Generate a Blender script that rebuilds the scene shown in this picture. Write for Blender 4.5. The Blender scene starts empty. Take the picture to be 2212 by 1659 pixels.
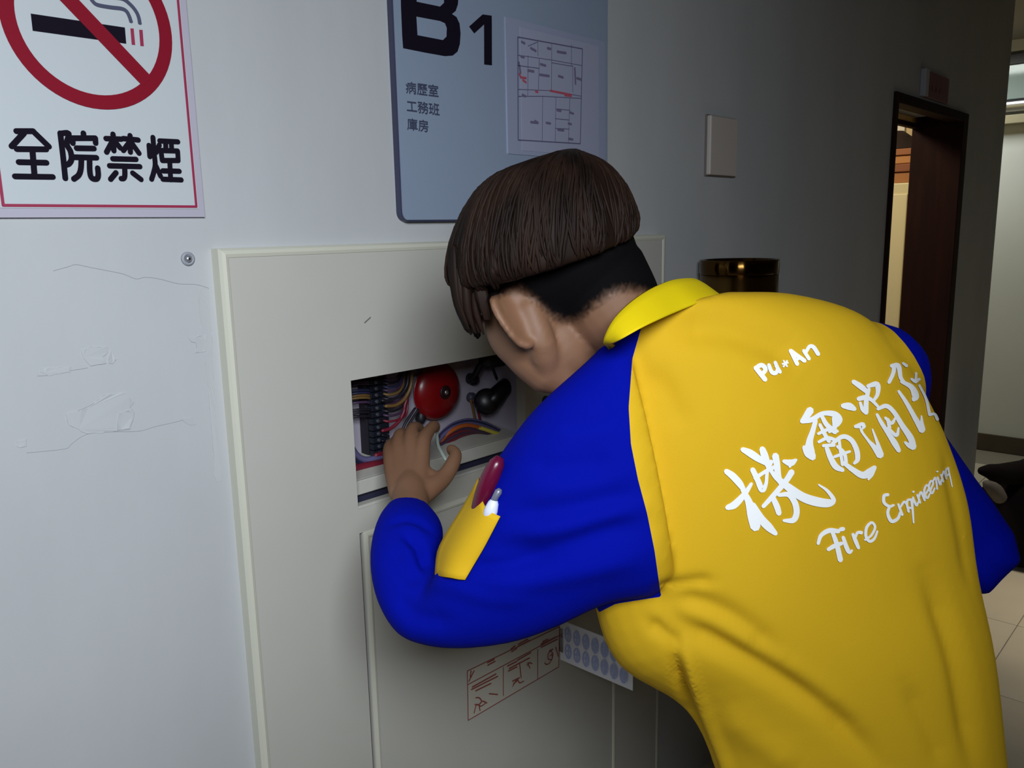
import bpy, bmesh, math, random
import numpy as np
from mathutils import Vector, Matrix
from mathutils.bvhtree import BVHTree
from mathutils.geometry import tessellate_polygon

random.seed(7)
rng = np.random.default_rng(7)
SC = bpy.context.scene
COL = SC.collection

# ------------------------------------------------------------------ camera
F = 1773.0
CX, CY = 1106.0, 829.5
CAMZ = 1.6
XA = np.array([0.67665693, -0.14925316, 0.72101241])     # world x in camera coords (right, down, forward)
YA = np.array([-0.73602433, -0.11039427, 0.66789317])
ZA = np.array([-0.02008953, -0.98261722, -0.184553])
M = np.stack([XA, YA, ZA])                                # camera -> world rotation
ORG = np.array([0.0, 0.0, CAMZ])

cam = bpy.data.cameras.new('camera')
cam.sensor_width = 36.0
cam.sensor_fit = 'HORIZONTAL'
cam.lens = F / 2212.0 * 36.0
cam.clip_start = 0.02
camo = bpy.data.objects.new('camera', cam)
COL.objects.link(camo)
mm = Matrix.Identity(4)
for r in range(3):
    mm[r][0] = M[r][0]
    mm[r][1] = -M[r][1]
    mm[r][2] = -M[r][2]
mm[2][3] = CAMZ
camo.matrix_world = mm
SC.camera = camo

# ------------------------------------------------------------------ world, lights, exposure
SC.view_settings.view_transform = 'Standard'
SC.view_settings.look = 'None'
SC.view_settings.gamma = 1.0
SC.view_settings.use_curve_mapping = False
SC.view_settings.exposure = -0.28
wd = bpy.data.worlds.new('world')
SC.world = wd
wd.use_nodes = True
wd.node_tree.nodes['Background'].inputs['Color'].default_value = (0.95, 0.82, 0.7, 1)
wd.node_tree.nodes['Background'].inputs['Strength'].default_value = 0.02


def area(name, loc, target, sx, sy, power, col, spread=180.0):
    l = bpy.data.lights.new(name, 'AREA')
    l.shape = 'RECTANGLE'
    l.size, l.size_y = sx, sy
    l.energy = power
    l.color = col
    l.spread = math.radians(spread)
    o = bpy.data.objects.new(name, l)
    COL.objects.link(o)
    o.location = loc
    o.rotation_euler = (Vector(target) - Vector(loc)).to_track_quat('-Z', 'Y').to_euler()
    return o


area('key_light', (-0.20, -0.34, 2.04), (0.52, 1.1, 1.2), 0.7, 0.45, 17.5, (0.85, 0.925, 1.0), 116)
area('corridor_light', (5.75, 1.9, 2.68), (5.75, 1.9, 0), 0.5, 1.2, 24.0, (0.95, 1.0, 0.95))
area('floor_downlight', (3.9, -0.05, 2.7), (3.9, 0.2, 0), 0.4, 0.4, 5.0, (1.0, 0.93, 0.8), 55)
area('room_light', (3.4, 2.1, 2.6), (4.2, 2.0, 1.2), 0.5, 0.5, 26.0, (1.0, 0.88, 0.68))


# ------------------------------------------------------------------ helpers
def ray(px, py):
    r = np.array([px - CX, py - CY, F])
    return M @ r


def W(px, py, off=0.0):
    """pixel -> point on the long wall's plane (y = 1.1 - off)"""
    d = ray(px, py)
    return d / d[1] * (1.1 - off) + ORG


def P(px, py, z):
    """pixel at camera depth z -> world point"""
    return M @ np.array([(px - CX) / F * z, (py - CY) / F * z, z]) + ORG


def proj(V):
    c = (np.asarray(V) - ORG) @ M
    return np.stack([c[:, 0] / c[:, 2] * F + CX, c[:, 1] / c[:, 2] * F + CY, c[:, 2]], 1)


def lin(c):
    return tuple(((x / 12.92) if x <= 0.04045 else ((x + 0.055) / 1.055) ** 2.4) for x in [v / 255.0 for v in c])


MATS = {}


def mat(name, rgb, rough=0.6, metal=0.0, var=0.0, vscale=8.0, bump=0.0, bscale=60.0, spec=0.5,
        transmission=0.0, emit=None, estr=0.0, sss=0.0, sheen=0.0, raw=False, stretch=None):
    if name in MATS:
        return MATS[name]
    m = bpy.data.materials.new(name)
    m.use_nodes = True
    nt = m.node_tree
    b = nt.nodes['Principled BSDF']
    c = rgb if raw else lin(rgb)
    b.inputs['Base Color'].default_value = (*c, 1)
    b.inputs['Roughness'].default_value = rough
    b.inputs['Metallic'].default_value = metal
    b.inputs['Specular IOR Level'].default_value = spec
    b.inputs['Transmission Weight'].default_value = transmission
    if sss:
        b.inputs['Subsurface Weight'].default_value = sss
        b.inputs['Subsurface Radius'].default_value = (0.01, 0.004, 0.002)
    if sheen:
        b.inputs['Sheen Weight'].default_value = sheen
        b.inputs['Sheen Roughness'].default_value = 0.6
    if emit:
        b.inputs['Emission Color'].default_value = (*lin(emit), 1)
        b.inputs['Emission Strength'].default_value = estr
    tc = nt.nodes.new('ShaderNodeTexCoord')
    mp = nt.nodes.new('ShaderNodeMapping')
    if stretch:
        mp.inputs['Scale'].default_value = stretch
    nt.links.new(tc.outputs['Object'], mp.inputs['Vector'])
    if var:
        n = nt.nodes.new('ShaderNodeTexNoise')
        n.inputs['Scale'].default_value = vscale
        n.inputs['Detail'].default_value = 5
        nt.links.new(mp.outputs['Vector'], n.inputs['Vector'])
        r = nt.nodes.new('ShaderNodeMapRange')
        r.inputs['From Min'].default_value = 0.3
        r.inputs['From Max'].default_value = 0.7
        r.inputs['To Min'].default_value = 1 - var
        r.inputs['To Max'].default_value = 1 + var
        nt.links.new(n.outputs['Fac'], r.inputs['Value'])
        x = nt.nodes.new('ShaderNodeVectorMath')
        x.operation = 'SCALE'
        x.inputs[0].default_value = c
        nt.links.new(r.outputs['Result'], x.inputs['Scale'])
        nt.links.new(x.outputs['Vector'], b.inputs['Base Color'])
    if bump:
        n2 = nt.nodes.new('ShaderNodeTexNoise')
        n2.inputs['Scale'].default_value = bscale
        n2.inputs['Detail'].default_value = 4
        nt.links.new(mp.outputs['Vector'], n2.inputs['Vector'])
        bp = nt.nodes.new('ShaderNodeBump')
        bp.inputs['Strength'].default_value = bump
        bp.inputs['Distance'].default_value = 0.002
        nt.links.new(n2.outputs['Fac'], bp.inputs['Height'])
        nt.links.new(bp.outputs['Normal'], b.inputs['Normal'])
    MATS[name] = m
    return m


def tag(o, label=None, cat=None, group=None, kind=None):
    if label:
        o['label'] = label
    if cat:
        o['category'] = cat
    if group:
        o['group'] = group
    if kind:
        o['kind'] = kind
    return o


def empty(name, loc, label=None, cat=None, group=None):
    o = bpy.data.objects.new(name, None)
    o.empty_display_size = 0.05
    COL.objects.link(o)
    o.location = tuple(float(x) for x in loc)
    bpy.context.view_layer.update()
    return tag(o, label, cat, group)


def link(name, me, material, parent=None, smooth=False):
    """me in world coordinates; becomes one object (child of parent, keeping its place)"""
    o = bpy.data.objects.new(name, me)
    COL.objects.link(o)
    if isinstance(material, (list, tuple)):
        for q in material:
            me.materials.append(q)
    elif material:
        me.materials.append(material)
    if smooth:
        for p in me.polygons:
            p.use_smooth = True
    V = np.array([v.co for v in me.vertices])
    c = (V.min(0) + V.max(0)) / 2 if len(V) else np.zeros(3)
    me.transform(Matrix.Translation(-Vector(c)))
    if parent:
        pl = parent['wloc'] if 'wloc' in parent else list(parent.location)
        o.parent = parent
        o.location = Vector(c) - Vector(pl)
        o['wloc'] = [float(x) for x in c]
    else:
        o.location = c
        o['wloc'] = [float(x) for x in c]
    return o


def meshobj(name, V, Fc, material, parent=None, smooth=False):
    me = bpy.data.meshes.new(name)
    me.from_pydata([tuple(map(float, v)) for v in V], [], [tuple(map(int, f)) for f in Fc])
    me.update()
    return link(name, me, material, parent, smooth)


def bmobj(name, bm, material, parent=None, smooth=False):
    me = bpy.data.meshes.new(name)
    bmesh.ops.recalc_face_normals(bm, faces=bm.faces[:])
    bm.to_mesh(me)
    bm.free()
    return link(name, me, material, parent, smooth)


def bbox(bm, a, b, bev=0.0):
    a = np.minimum(a, b).astype(float), np.maximum(a, b).astype(float)
    lo, hi = a
    r = bmesh.ops.create_cube(bm, size=1.0)
    for v in r['verts']:
        v.co = Vector([(lo[i] + hi[i]) / 2 + v.co[i] * (hi[i] - lo[i]) for i in range(3)])
    if bev:
        es = list({e for v in r['verts'] for e in v.link_edges})
        bmesh.ops.bevel(bm, geom=es, offset=bev, segments=2, affect='EDGES', profile=0.5)


def box(name, a, b, material, parent=None, bev=0.0, smooth=False):
    bm = bmesh.new()
    bbox(bm, np.array(a, float), np.array(b, float), bev)
    return bmobj(name, bm, material, parent, smooth)


def cr(pts, n):
    """Catmull-Rom resample of control points (any dims), n samples per span"""
    p = np.asarray(pts, float)
    if len(p) == 2:
        t = np.linspace(0, 1, n + 1)[:, None]
        return p[0] * (1 - t) + p[1] * t
    q = np.vstack([2 * p[0] - p[1], p, 2 * p[-1] - p[-2]])
    out = []
    for i in range(1, len(q) - 2):
        for t in np.linspace(0, 1, n, endpoint=False):
            a, b, c, d = q[i - 1], q[i], q[i + 1], q[i + 2]
            out.append(0.5 * (2 * b + (c - a) * t + (2 * a - 5 * b + 4 * c - d) * t * t + (3 * b - a - 3 * c + d) * t ** 3))
    out.append(p[-1])
    return np.array(out)


def loft(rings, span=4, cap=True):
    """rings: (k, n, 3) closed rings -> verts, faces"""
    R = np.asarray(rings, float)
    k, n, _ = R.shape
    S = cr(R.reshape(k, -1), span).reshape(-1, n, 3)
    V = S.reshape(-1, 3).tolist()
    Fc = []
    m = len(S)
    for i in range(m - 1):
        for j in range(n):
            a, b = i * n + j, i * n + (j + 1) % n
            Fc.append((a, b, b + n, a + n))
    if cap:
        c0 = len(V)
        V.append(S[0].mean(0).tolist())
        c1 = len(V)
        V.append(S[-1].mean(0).tolist())
        for j in range(n):
            Fc.append((c0, (j + 1) % n, j))
            Fc.append((c1, (m - 1) * n + j, (m - 1) * n + (j + 1) % n))
    return V, Fc


def ring(L, R, back, front, n=36, p=1.0):
    """closed ring whose image extremes are the (px, py, depth) points L and R"""
    a, b = P(*L), P(*R)
    c = (a + b) / 2
    h = (b - a) / 2
    v = (c - ORG)
    N = -v / np.linalg.norm(v)
    N = N - h * (N @ h) / (h @ h)
    N /= np.linalg.norm(N)
    out = []
    for t in np.linspace(0, 2 * np.pi, n, endpoint=False):
        cs, sn = np.cos(t), np.sin(t)
        cs = np.sign(cs) * abs(cs) ** p
        sn = np.sign(sn) * abs(sn) ** p
        out.append(c + h * cs + N * sn * (back if sn > 0 else front))
    return out


def tube(pts, rad, n=8, span=0, flat=None):
    """swept tube with rounded ends; rad is one radius or one per point"""
    p = np.asarray(pts, float)
    r = np.full(len(p), rad) if np.isscalar(rad) else np.asarray(rad, float)
    if span and len(p) > 2:
        q = cr(np.column_stack([p, r]), span)
        p, r = q[:, :3], q[:, 3]
    T = np.gradient(p, axis=0)
    T /= np.linalg.norm(T, axis=1)[:, None] + 1e-12
    ref = np.array([0, 0, 1.0])
    if abs(T[0] @ ref) > 0.9:
        ref = np.array([1.0, 0, 0])
    u = np.cross(T[0], ref)
    u /= np.linalg.norm(u)
    cs = []
    # rounded ends
    seq = [(p[0] - T[0] * r[0] * 0.85, r[0] * 0.5, T[0])] + [(p[i], r[i], T[i]) for i in range(len(p))] + [(p[-1] + T[-1] * r[-1] * 0.85, r[-1] * 0.5, T[-1])]
    V, Fc = [], []
    for (c, rr, t) in seq:
        u = u - t * (u @ t)
        u /= np.linalg.norm(u)
        w = np.cross(t, u)
        for k in range(n):
            a = 2 * np.pi * k / n
            V.append(c + (u * np.cos(a) + w * np.sin(a)) * rr)
    m = len(seq)
    for i in range(m - 1):
        for j in range(n):
            a, b = i * n + j, i * n + (j + 1) % n
            Fc.append((a, b, b + n, a + n))
    Fc.append(tuple(range(n - 1, -1, -1)))
    Fc.append(tuple(range((m - 1) * n, m * n)))
    return V, Fc


def ellipsoid(c, ax, n=24, m=14):
    """ax: three vectors (semi axes)"""
    V, Fc = [], []
    for i in range(1, m):
        th = np.pi * i / m
        for j in range(n):
            ph = 2 * np.pi * j / n
            V.append(c + ax[0] * np.sin(th) * np.cos(ph) + ax[1] * np.sin(th) * np.sin(ph) + ax[2] * np.cos(th))
    for i in range(m - 2):
        for j in range(n):
            a, b = i * n + j, i * n + (j + 1) % n
            Fc.append((a, a + n, b + n, b))
    t, bt = len(V), len(V) + 1
    V += [c + ax[2], c - ax[2]]
    for j in range(n):
        Fc.append((t, j, (j + 1) % n))
        Fc.append((bt, (m - 2) * n + (j + 1) % n, (m - 2) * n + j))
    return V, Fc


def join(parts):
    V, Fc = [], []
    for v, f in parts:
        o = len(V)
        V += [tuple(x) for x in v]
        Fc += [tuple(i + o for i in q) for q in f]
    return V, Fc


def fixn(V, Fc):
    """outward normals per closed shell"""
    bm = bmesh.new()
    vs = [bm.verts.new(tuple(map(float, v))) for v in V]
    for f in Fc:
        try:
            bm.faces.new([vs[i] for i in f])
        except ValueError:
            pass
    bmesh.ops.recalc_face_normals(bm, faces=bm.faces[:])
    return bm


def remesh(parts, voxel, smooth=6, factor=0.5):
    """union of closed shells -> one continuous surface (V, triangles)"""
    V, Fc = join(parts)
    bm = fixn(V, Fc)
    me = bpy.data.meshes.new('tmp')
    bm.to_mesh(me)
    bm.free()
    o = bpy.data.objects.new('tmp', me)
    COL.objects.link(o)
    r = o.modifiers.new('r', 'REMESH')
    r.mode = 'VOXEL'
    r.voxel_size = voxel
    if smooth:
        s = o.modifiers.new('s', 'SMOOTH')
        s.factor = factor
        s.iterations = smooth
    dg = bpy.context.evaluated_depsgraph_get()
    ev = o.evaluated_get(dg)
    m2 = ev.to_mesh()
    m2.calc_loop_triangles()
    nv = len(m2.vertices)
    VV = np.empty(nv * 3)
    m2.vertices.foreach_get('co', VV)
    T = np.empty(len(m2.loop_triangles) * 3, np.int32)
    m2.loop_triangles.foreach_get('vertices', T)
    ev.to_mesh_clear()
    bpy.data.objects.remove(o)
    bpy.data.meshes.remove(me)
    return VV.reshape(-1, 3), T.reshape(-1, 3)


def vnormals(V, T):
    N = np.zeros_like(V)
    n = np.cross(V[T[:, 1]] - V[T[:, 0]], V[T[:, 2]] - V[T[:, 0]])
    for k in range(3):
        np.add.at(N, T[:, k], n)
    return N / (np.linalg.norm(N, axis=1)[:, None] + 1e-12)


def fastobj(name, V, T, material, parent=None, smooth=True):
    u, inv = np.unique(T.ravel(), return_inverse=True)
    V = V[u]
    T = inv.reshape(-1, 3)
    me = bpy.data.meshes.new(name)
    me.vertices.add(len(V))
    me.vertices.foreach_set('co', V.ravel().astype(np.float32))
    me.loops.add(len(T) * 3)
    me.loops.foreach_set('vertex_index', T.ravel().astype(np.int32))
    me.polygons.add(len(T))
    me.polygons.foreach_set('loop_start', np.arange(0, len(T) * 3, 3, dtype=np.int32))
    me.polygons.foreach_set('use_smooth', np.full(len(T), smooth))
    me.update(calc_edges=True)
    me.validate()
    return link(name, me, material, parent)


def cut(V, T, s):
    """split triangles along s = 0; returns V', T(s>0), T(s<=0), s'"""
    V = V.tolist()
    s = np.asarray(s, float).copy()
    s[s == 0] = 1e-9
    pos = s > 0
    k = pos[T].sum(1)
    A = [tuple(t) for t in T[k == 3]]
    B = [tuple(t) for t in T[k == 0]]
    cache = {}

    def mid(i, j):
        key = (min(i, j), max(i, j))
        if key not in cache:
            t = s[i] / (s[i] - s[j])
            cache[key] = len(V)
            V.append([V[i][q] + (V[j][q] - V[i][q]) * t for q in range(3)])
        return cache[key]
    for t in T[(k == 1) | (k == 2)]:
        t = [int(x) for x in t]
        lone = [i for i in range(3) if pos[t[i]] == (pos[t].sum() == 1)][0]
        a, b, c = t[lone], t[(lone + 1) % 3], t[(lone + 2) % 3]
        m1, m2 = mid(a, b), mid(a, c)
        one = [(a, m1, m2)]
        two = [(m1, b, c), (m1, c, m2)]
        if pos[a]:
            A += one
            B += two
        else:
            B += one
            A += two
    V = np.array(V)
    return V, np.array(A, int), np.array(B, int)


def polydist(Q, poly):
    """distance of 2-D/3-D points to a polyline and the running parameter of the nearest point"""
    poly = np.asarray(poly, float)
    best = np.full(len(Q), 1e9)
    par = np.zeros(len(Q))
    seg = np.linalg.norm(np.diff(poly, axis=0), axis=1)
    cum = np.concatenate([[0], np.cumsum(seg)])
    for i in range(len(poly) - 1):
        d = poly[i + 1] - poly[i]
        t = np.clip(((Q - poly[i]) @ d) / (d @ d), 0, 1)
        r = np.linalg.norm(Q - (poly[i] + t[:, None] * d), axis=1)
        k = r < best
        best[k] = r[k]
        par[k] = (cum[i] + t[k] * seg[i]) / cum[-1]
    return best, par


def inside(Q, poly):
    poly = np.asarray(poly, float)
    x, y = Q[:, 0], Q[:, 1]
    r = np.zeros(len(Q), bool)
    j = len(poly) - 1
    for i in range(len(poly)):
        xi, yi, xj, yj = *poly[i], *poly[j]
        c = ((yi > y) != (yj > y)) & (x < (xj - xi) * (y - yi) / (yj - yi + 1e-12) + xi)
        r ^= c
        j = i
    return r


def sdist(Q, poly):
    d, _ = polydist(Q, list(poly) + [poly[0]])
    return np.where(inside(Q, poly), d, -d)


def strokes_flat(lines, w, mapf, n, round_caps=True):
    """flat print: union of thick polylines. lines in source coords, mapf -> 3-D point on a plane with normal n; w in metres"""
    n = np.asarray(n, float)
    V, Fc = [], []
    k = 0
    for ln in lines:
        pts = [np.array(mapf(*q)) for q in ln]
        for i in range(len(pts) - 1):
            a, b = pts[i], pts[i + 1]
            d = b - a
            L = np.linalg.norm(d)
            if L < 1e-9:
                continue
            s = np.cross(n, d / L) * w / 2
            o = n * 8e-6 * k
            k += 1
            q = len(V)
            V += [a - s + o, b - s + o, b + s + o, a + s + o]
            Fc.append((q, q + 1, q + 2, q + 3))
        ends = range(len(pts)) if round_caps else range(1, len(pts) - 1)
        for i in ends:
            j = i if i < len(pts) - 1 else i - 1
            d = pts[j + 1] - pts[j]
            d = d / (np.linalg.norm(d) + 1e-9)
            e = np.cross(n, d)
            o = n * 8e-6 * k
            k += 1
            q = len(V)
            for a in np.linspace(0, 2 * np.pi, 14, endpoint=False):
                V.append(pts[i] + (d * np.cos(a) + e * np.sin(a)) * w / 2 + o)
            Fc.append(tuple(range(q, q + 14)))
    return V, Fc


def poly_flat(loops, mapf):
    V, Fc = [], []
    for lp in loops:
        q = len(V)
        V += [mapf(*p) for p in lp]
        Fc.append(tuple(range(q, q + len(lp))))
    return V, Fc


def text_mesh(s, bold=0.0):
    """outline font text -> (verts 2-D in em units, triangles)"""
    cu = bpy.data.curves.new('t', 'FONT')
    cu.body = s
    cu.size = 1.0
    cu.offset = bold
    cu.resolution_u = 3
    o = bpy.data.objects.new('t', cu)
    COL.objects.link(o)
    dg = bpy.context.evaluated_depsgraph_get()
    ev = o.evaluated_get(dg)
    m = ev.to_mesh()
    m.calc_loop_triangles()
    V = np.array([v.co[:2] for v in m.vertices]).reshape(-1, 2)
    T = np.array([t.vertices[:] for t in m.loop_triangles], int).reshape(-1, 3)
    ev.to_mesh_clear()
    bpy.data.objects.remove(o)
    bpy.data.curves.remove(cu)
    return V, T


# ------------------------------------------------------------------ materials
WALLC = (183, 184, 185)
m_wall = mat('plaster_paint', WALLC, 0.75, var=0.05, vscale=5.0, stretch=(1, 1, .4), bump=0.25, bscale=28, spec=0.3)
m_wall2 = mat('far_paint', (200, 202, 196), 0.8, var=0.04, vscale=2.0, spec=0.3)
m_ceil = mat('ceiling_paint', (138, 128, 112), 0.9)
m_back = mat('back_paint', (96, 86, 74), 0.9)
m_base = mat('baseboard_wood', (70, 58, 44), 0.6, var=0.15)
m_cab = mat('cabinet_enamel', (188, 185, 176), 0.42, var=0.02, vscale=5, spec=0.45)
m_cabin = mat('cabinet_inner_shade', (176, 168, 182), 0.6, var=0.05)  # same cream enamel, with the recess shade put into its purple-grey colour
m_wood = mat('door_wood', (36, 13, 8), 0.7, spec=0.15, var=0.3, vscale=6, stretch=(6, 6, 0.6))
m_dark = mat('dark_plastic', (24, 23, 30), 0.5)
m_black = mat('black_print', (19, 13, 27), 0.8, spec=0.12)
m_red = mat('red_print', (130, 9, 34), 0.7, spec=0.2)
m_white = mat('white_print', (226, 230, 236), 0.6)

# ------------------------------------------------------------------ setting: floor, ceiling, walls
H = 2.75
# floor of large pale tiles: each tile its own piece in a looped grid near the view, joints recessed
m_floor = mat('floor_tile', (186, 176, 156), 0.35, var=0.06, vscale=2.5, spec=0.45)
m_grout = mat('floor_bed', (128, 120, 104), 0.8)
fl = box('floor', (-2.2, -2.6, -0.1), (6.4, 4.2, -0.004), m_grout)
tag(fl, kind='structure')
fl['wloc'] = list(fl.location)
tw = 0.6
tile_me = None
for i in range(-3, 11):
    for j in range(-4, 7):
        x0, y0 = i * tw, j * tw
        if x0 < -2.2 or x0 + tw > 6.41 or y0 < -2.6 or y0 + tw > 4.21:
            continue
        if tile_me is None:
            t = box('tile', (x0 + .0015, y0 + .0015, -0.004), (x0 + tw - .0015, y0 + tw - .0015, 0.0), m_floor, fl, bev=0.001)
            tile_me = t.data
        else:
            t = bpy.data.objects.new('tile', tile_me)
            COL.objects.link(t)
            t.parent = fl
            t.location = Vector((x0 + tw / 2, y0 + tw / 2, -0.002)) - Vector(fl['wloc'])


def wall_with_holes(name, x0, x1, z0, z1, ya, yb, holes, material):
    xs = sorted({x0, x1, *[h[0] for h in holes], *[h[1] for h in holes]})
    zs = sorted({z0, z1, *[h[2] for h in holes], *[h[3] for h in holes]})
    bm = bmesh.new()
    nx, nz = len(xs) - 1, len(zs) - 1
    solid = np.ones((nx, nz), bool)
    for i in range(nx):
        for j in range(nz):
            cx, cz = (xs[i] + xs[i + 1]) / 2, (zs[j] + zs[j + 1]) / 2
            solid[i, j] = not any(h[0] < cx < h[1] and h[2] < cz < h[3] for h in holes)

    def q(*p):
        bm.faces.new([bm.verts.new(v) for v in p])
    for i in range(nx):
        for j in range(nz):
            if not solid[i, j]:
                continue
            a, b, c, d = xs[i], xs[i + 1], zs[j], zs[j + 1]
            q((a, ya, c), (b, ya, c), (b, ya, d), (a, ya, d))
            q((a, yb, c), (a, yb, d), (b, yb, d), (b, yb, c))
            for di, dj, e in ((-1, 0, ((a, ya, c), (a, ya, d), (a, yb, d), (a, yb, c))), (1, 0, ((b, ya, c), (b, yb, c), (b, yb, d), (b, ya, d))),
                              (0, -1, ((a, ya, c), (a, yb, c), (b, yb, c), (b, ya, c))), (0, 1, ((a, ya, d), (b, ya, d), (b, yb, d), (a, yb, d)))):
                ii, jj = i + di, j + dj
                if not (0 <= ii < nx and 0 <= jj < nz) or not solid[ii, jj]:
                    q(*e)
    bmesh.ops.remove_doubles(bm, verts=bm.verts[:], dist=1e-5)
    return tag(bmobj(name, bm, material), kind='structure')


YW = 1.1
WEND = 4.95
DX0, DX1, DZ1 = 3.285, 4.245, CAMZ + 0.472      # door opening incl. frame
CX0, CX1 = 0.572, 1.712                          # cabinet
wf = wall_with_holes('wall_front', -2.2, WEND, 0, H, YW, YW + 0.2,
                     [(0.60, 1.69, 0.40, 1.555), (DX0, DX1, 0.0, DZ1)], m_wall)
tag(wall_with_holes('wall_back', -2.2, 6.4, 0, H, -2.7, -2.6, [], m_back), kind='structure')
bm = bmesh.new()
bbox(bm, np.array([-2.3, -2.7, 0]), np.array([-2.2, 1.3, H]))
tag(bmobj('wall_left', bm, m_back), kind='structure')
bm = bmesh.new()
bbox(bm, np.array([-2.3, -2.7, H]), np.array([6.5, 4.2, H + 0.1]))
tag(bmobj('ceiling', bm, m_ceil), kind='structure')
# far wall with a high window
WZ0, WZ1, WY0, WY1 = CAMZ + 0.70, CAMZ + 1.08, -0.2, 2.4
bm = bmesh.new()
for (y0, y1, z0, z1) in ((-2.7, 4.2, 0, WZ0), (-2.7, WY0, WZ0, WZ1), (WY1, 4.2, WZ0, WZ1), (-2.7, 4.2, WZ1, H)):
    bbox(bm, np.array([6.4, y0, z0]), np.array([6.55, y1, z1]))
tag(bmobj('wall_right', bm, m_wall2), kind='structure')
tag(box('baseboard_right', (6.385, -2.6, 0), (6.4, 4.2, 0.118), m_base, bev=0.003), kind='structure')
# ledge and pipe below the high window
m_trim = mat('ledge_paint', (150, 140, 112), 0.6)
tag(box('trim_1', (6.30, WY0 - .1, WZ0 - 0.085), (6.399, WY1 + .1, WZ0 - 0.03), m_trim, bev=0.004), kind='structure')
win = empty('window_1', (6.42, 1.1, WZ0))
tag(win, kind='structure')
m_frame = mat('window_frame_dark', (36, 30, 34), 0.5)
m_pane = mat('window_glass', (205, 222, 216), 0.08, transmission=0.6, spec=0.6)
box('frame', (6.40, WY0, WZ0 + .30), (6.46, WY1, WZ0 + .36), m_frame, win)
box('frame', (6.40, WY0, WZ0), (6.46, WY1, WZ0 + .03), m_frame, win)
for k in range(5):
    y = WY0 + k * (WY1 - WY0) / 4
    box('mullion', (6.40, y - .018, WZ0), (6.46, y + .018, WZ1), m_frame, win)
for k in range(4):
    y = WY0 + k * (WY1 - WY0) / 4
    box('pane', (6.425, y + .018, WZ0 + .03), (6.432, y + (WY1 - WY0) / 4 - .018, WZ0 + .30), m_pane, win)
pv, pf = tube([(6.33, WY0, WZ0 + 0.03), (6.33, WY1, WZ0 + 0.03)], 0.045, 14)
m_steel = mat('bright_steel', (186, 190, 200), 0.22, metal=1.0)
pp = meshobj('steel_duct', pv, pf, m_steel, smooth=True)
tag(pp, 'shiny steel duct lying on the ledge high on the far wall', 'duct')

def DR(px, py, x):
    d = ray(px, py)
    return d / d[0] * x + ORG


# ------------------------------------------------------------------ the far door in the long wall and the room behind
d1 = empty('door_1', (DX0, YW, 0))
tag(d1, kind='structure')
YJ = YW + 0.205
box('jamb', (DX0, YW - 0.012, 0), (DX0 + .03, YJ, DZ1), m_wood, d1, bev=0.003)
box('jamb', (DX1 - .075, YW - 0.012, 0), (DX1, YJ, DZ1), m_wood, d1, bev=0.003)
box('header', (DX0 + .03, YW - 0.012, DZ1 - .038), (DX1 - .075, YW + .05, DZ1), m_wood, d1, bev=0.003)
box('transom_rail', (DX0 + .03, YW + 0.175, CAMZ + .421), (DX1 - .075, YJ, CAMZ + .442), m_wood, d1, bev=0.002)
m_tglass = mat('transom_glass', (150, 130, 90), 0.15, transmission=0.5)
box('transom_pane', (DX0 + .031, YW + 0.186, CAMZ + .442), (DX1 - .076, YW + 0.190, DZ1 - .001), m_tglass, d1)
# door leaf opened into the room against the far jamb
lf = box('door_leaf', (DX0 - .01, YW + .21, 0.01), (DX0 + .03, YW + 1.0, CAMZ + .415), m_wood, d1, bev=0.003)
m_brass = mat('aged_brass', (150, 112, 48), 0.25, metal=1.0)
hv, hf = tube([(DX0 + .03, YW + .92, 1.0), (DX0 + .075, YW + .92, 1.0), (DX0 + .08, YW + .83, 1.0)], 0.009, 8)
meshobj('door_handle', hv, hf, m_brass, lf, True)
# room behind
bm = bmesh.new()
bbox(bm, np.array([2.2, 3.9, 0]), np.array([5.0, 4.0, H]))
bbox(bm, np.array([2.1, 1.3, 0]), np.array([2.2, 4.0, H]))
bbox(bm, np.array([4.9, 1.3, 0]), np.array([5.0, 4.0, H]))
tag(bmobj('wall_inner', bm, mat('inner_paint', (206, 186, 140), 0.8)), kind='structure')
m_cream = mat('cream_locker', (214, 200, 150), 0.5, var=0.03)
lk = empty('storage_locker', (4.3, 2.7, 0), 'cream metal locker seen through the far doorway under brown boxes', 'locker')
LX0, LX1, LY0, LY1 = 4.35, 4.85, 1.32, 2.9
LZ = DR(1930, 396, LX0)[2]
box('body', (LX0, LY0, 0), (LX1, LY1, LZ), m_cream, lk, bev=0.006)
m_pull = mat('locker_pull_paint', (120, 108, 76), 0.7)  # dull khaki of the locker's pull handle

# ------------------------------------------------------------------ no smoking sign
NW = (0, -1, 0)
ns = empty('no_smoking_sign', W(210, 300), 'white acrylic no smoking sign with red ring on the wall at upper left', 'sign')
T_NS = 0.006


def Wn(px, py):
    return W(px, py, T_NS + 0.0006)


def wrect(pts, y0, y1):
    """prism between wall-offsets y0 (wall side) and y1 for a polygon of (x, z)"""
    n = len(pts)
    V = [(x, YW - y0, z) for x, z in pts] + [(x, YW - y1, z) for x, z in pts]
    Fc = [tuple(range(n)), tuple(range(2 * n - 1, n - 1, -1))] + [(i, i + n, (i + 1) % n + n, (i + 1) % n) for i in range(n)]
    return V, Fc


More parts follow.
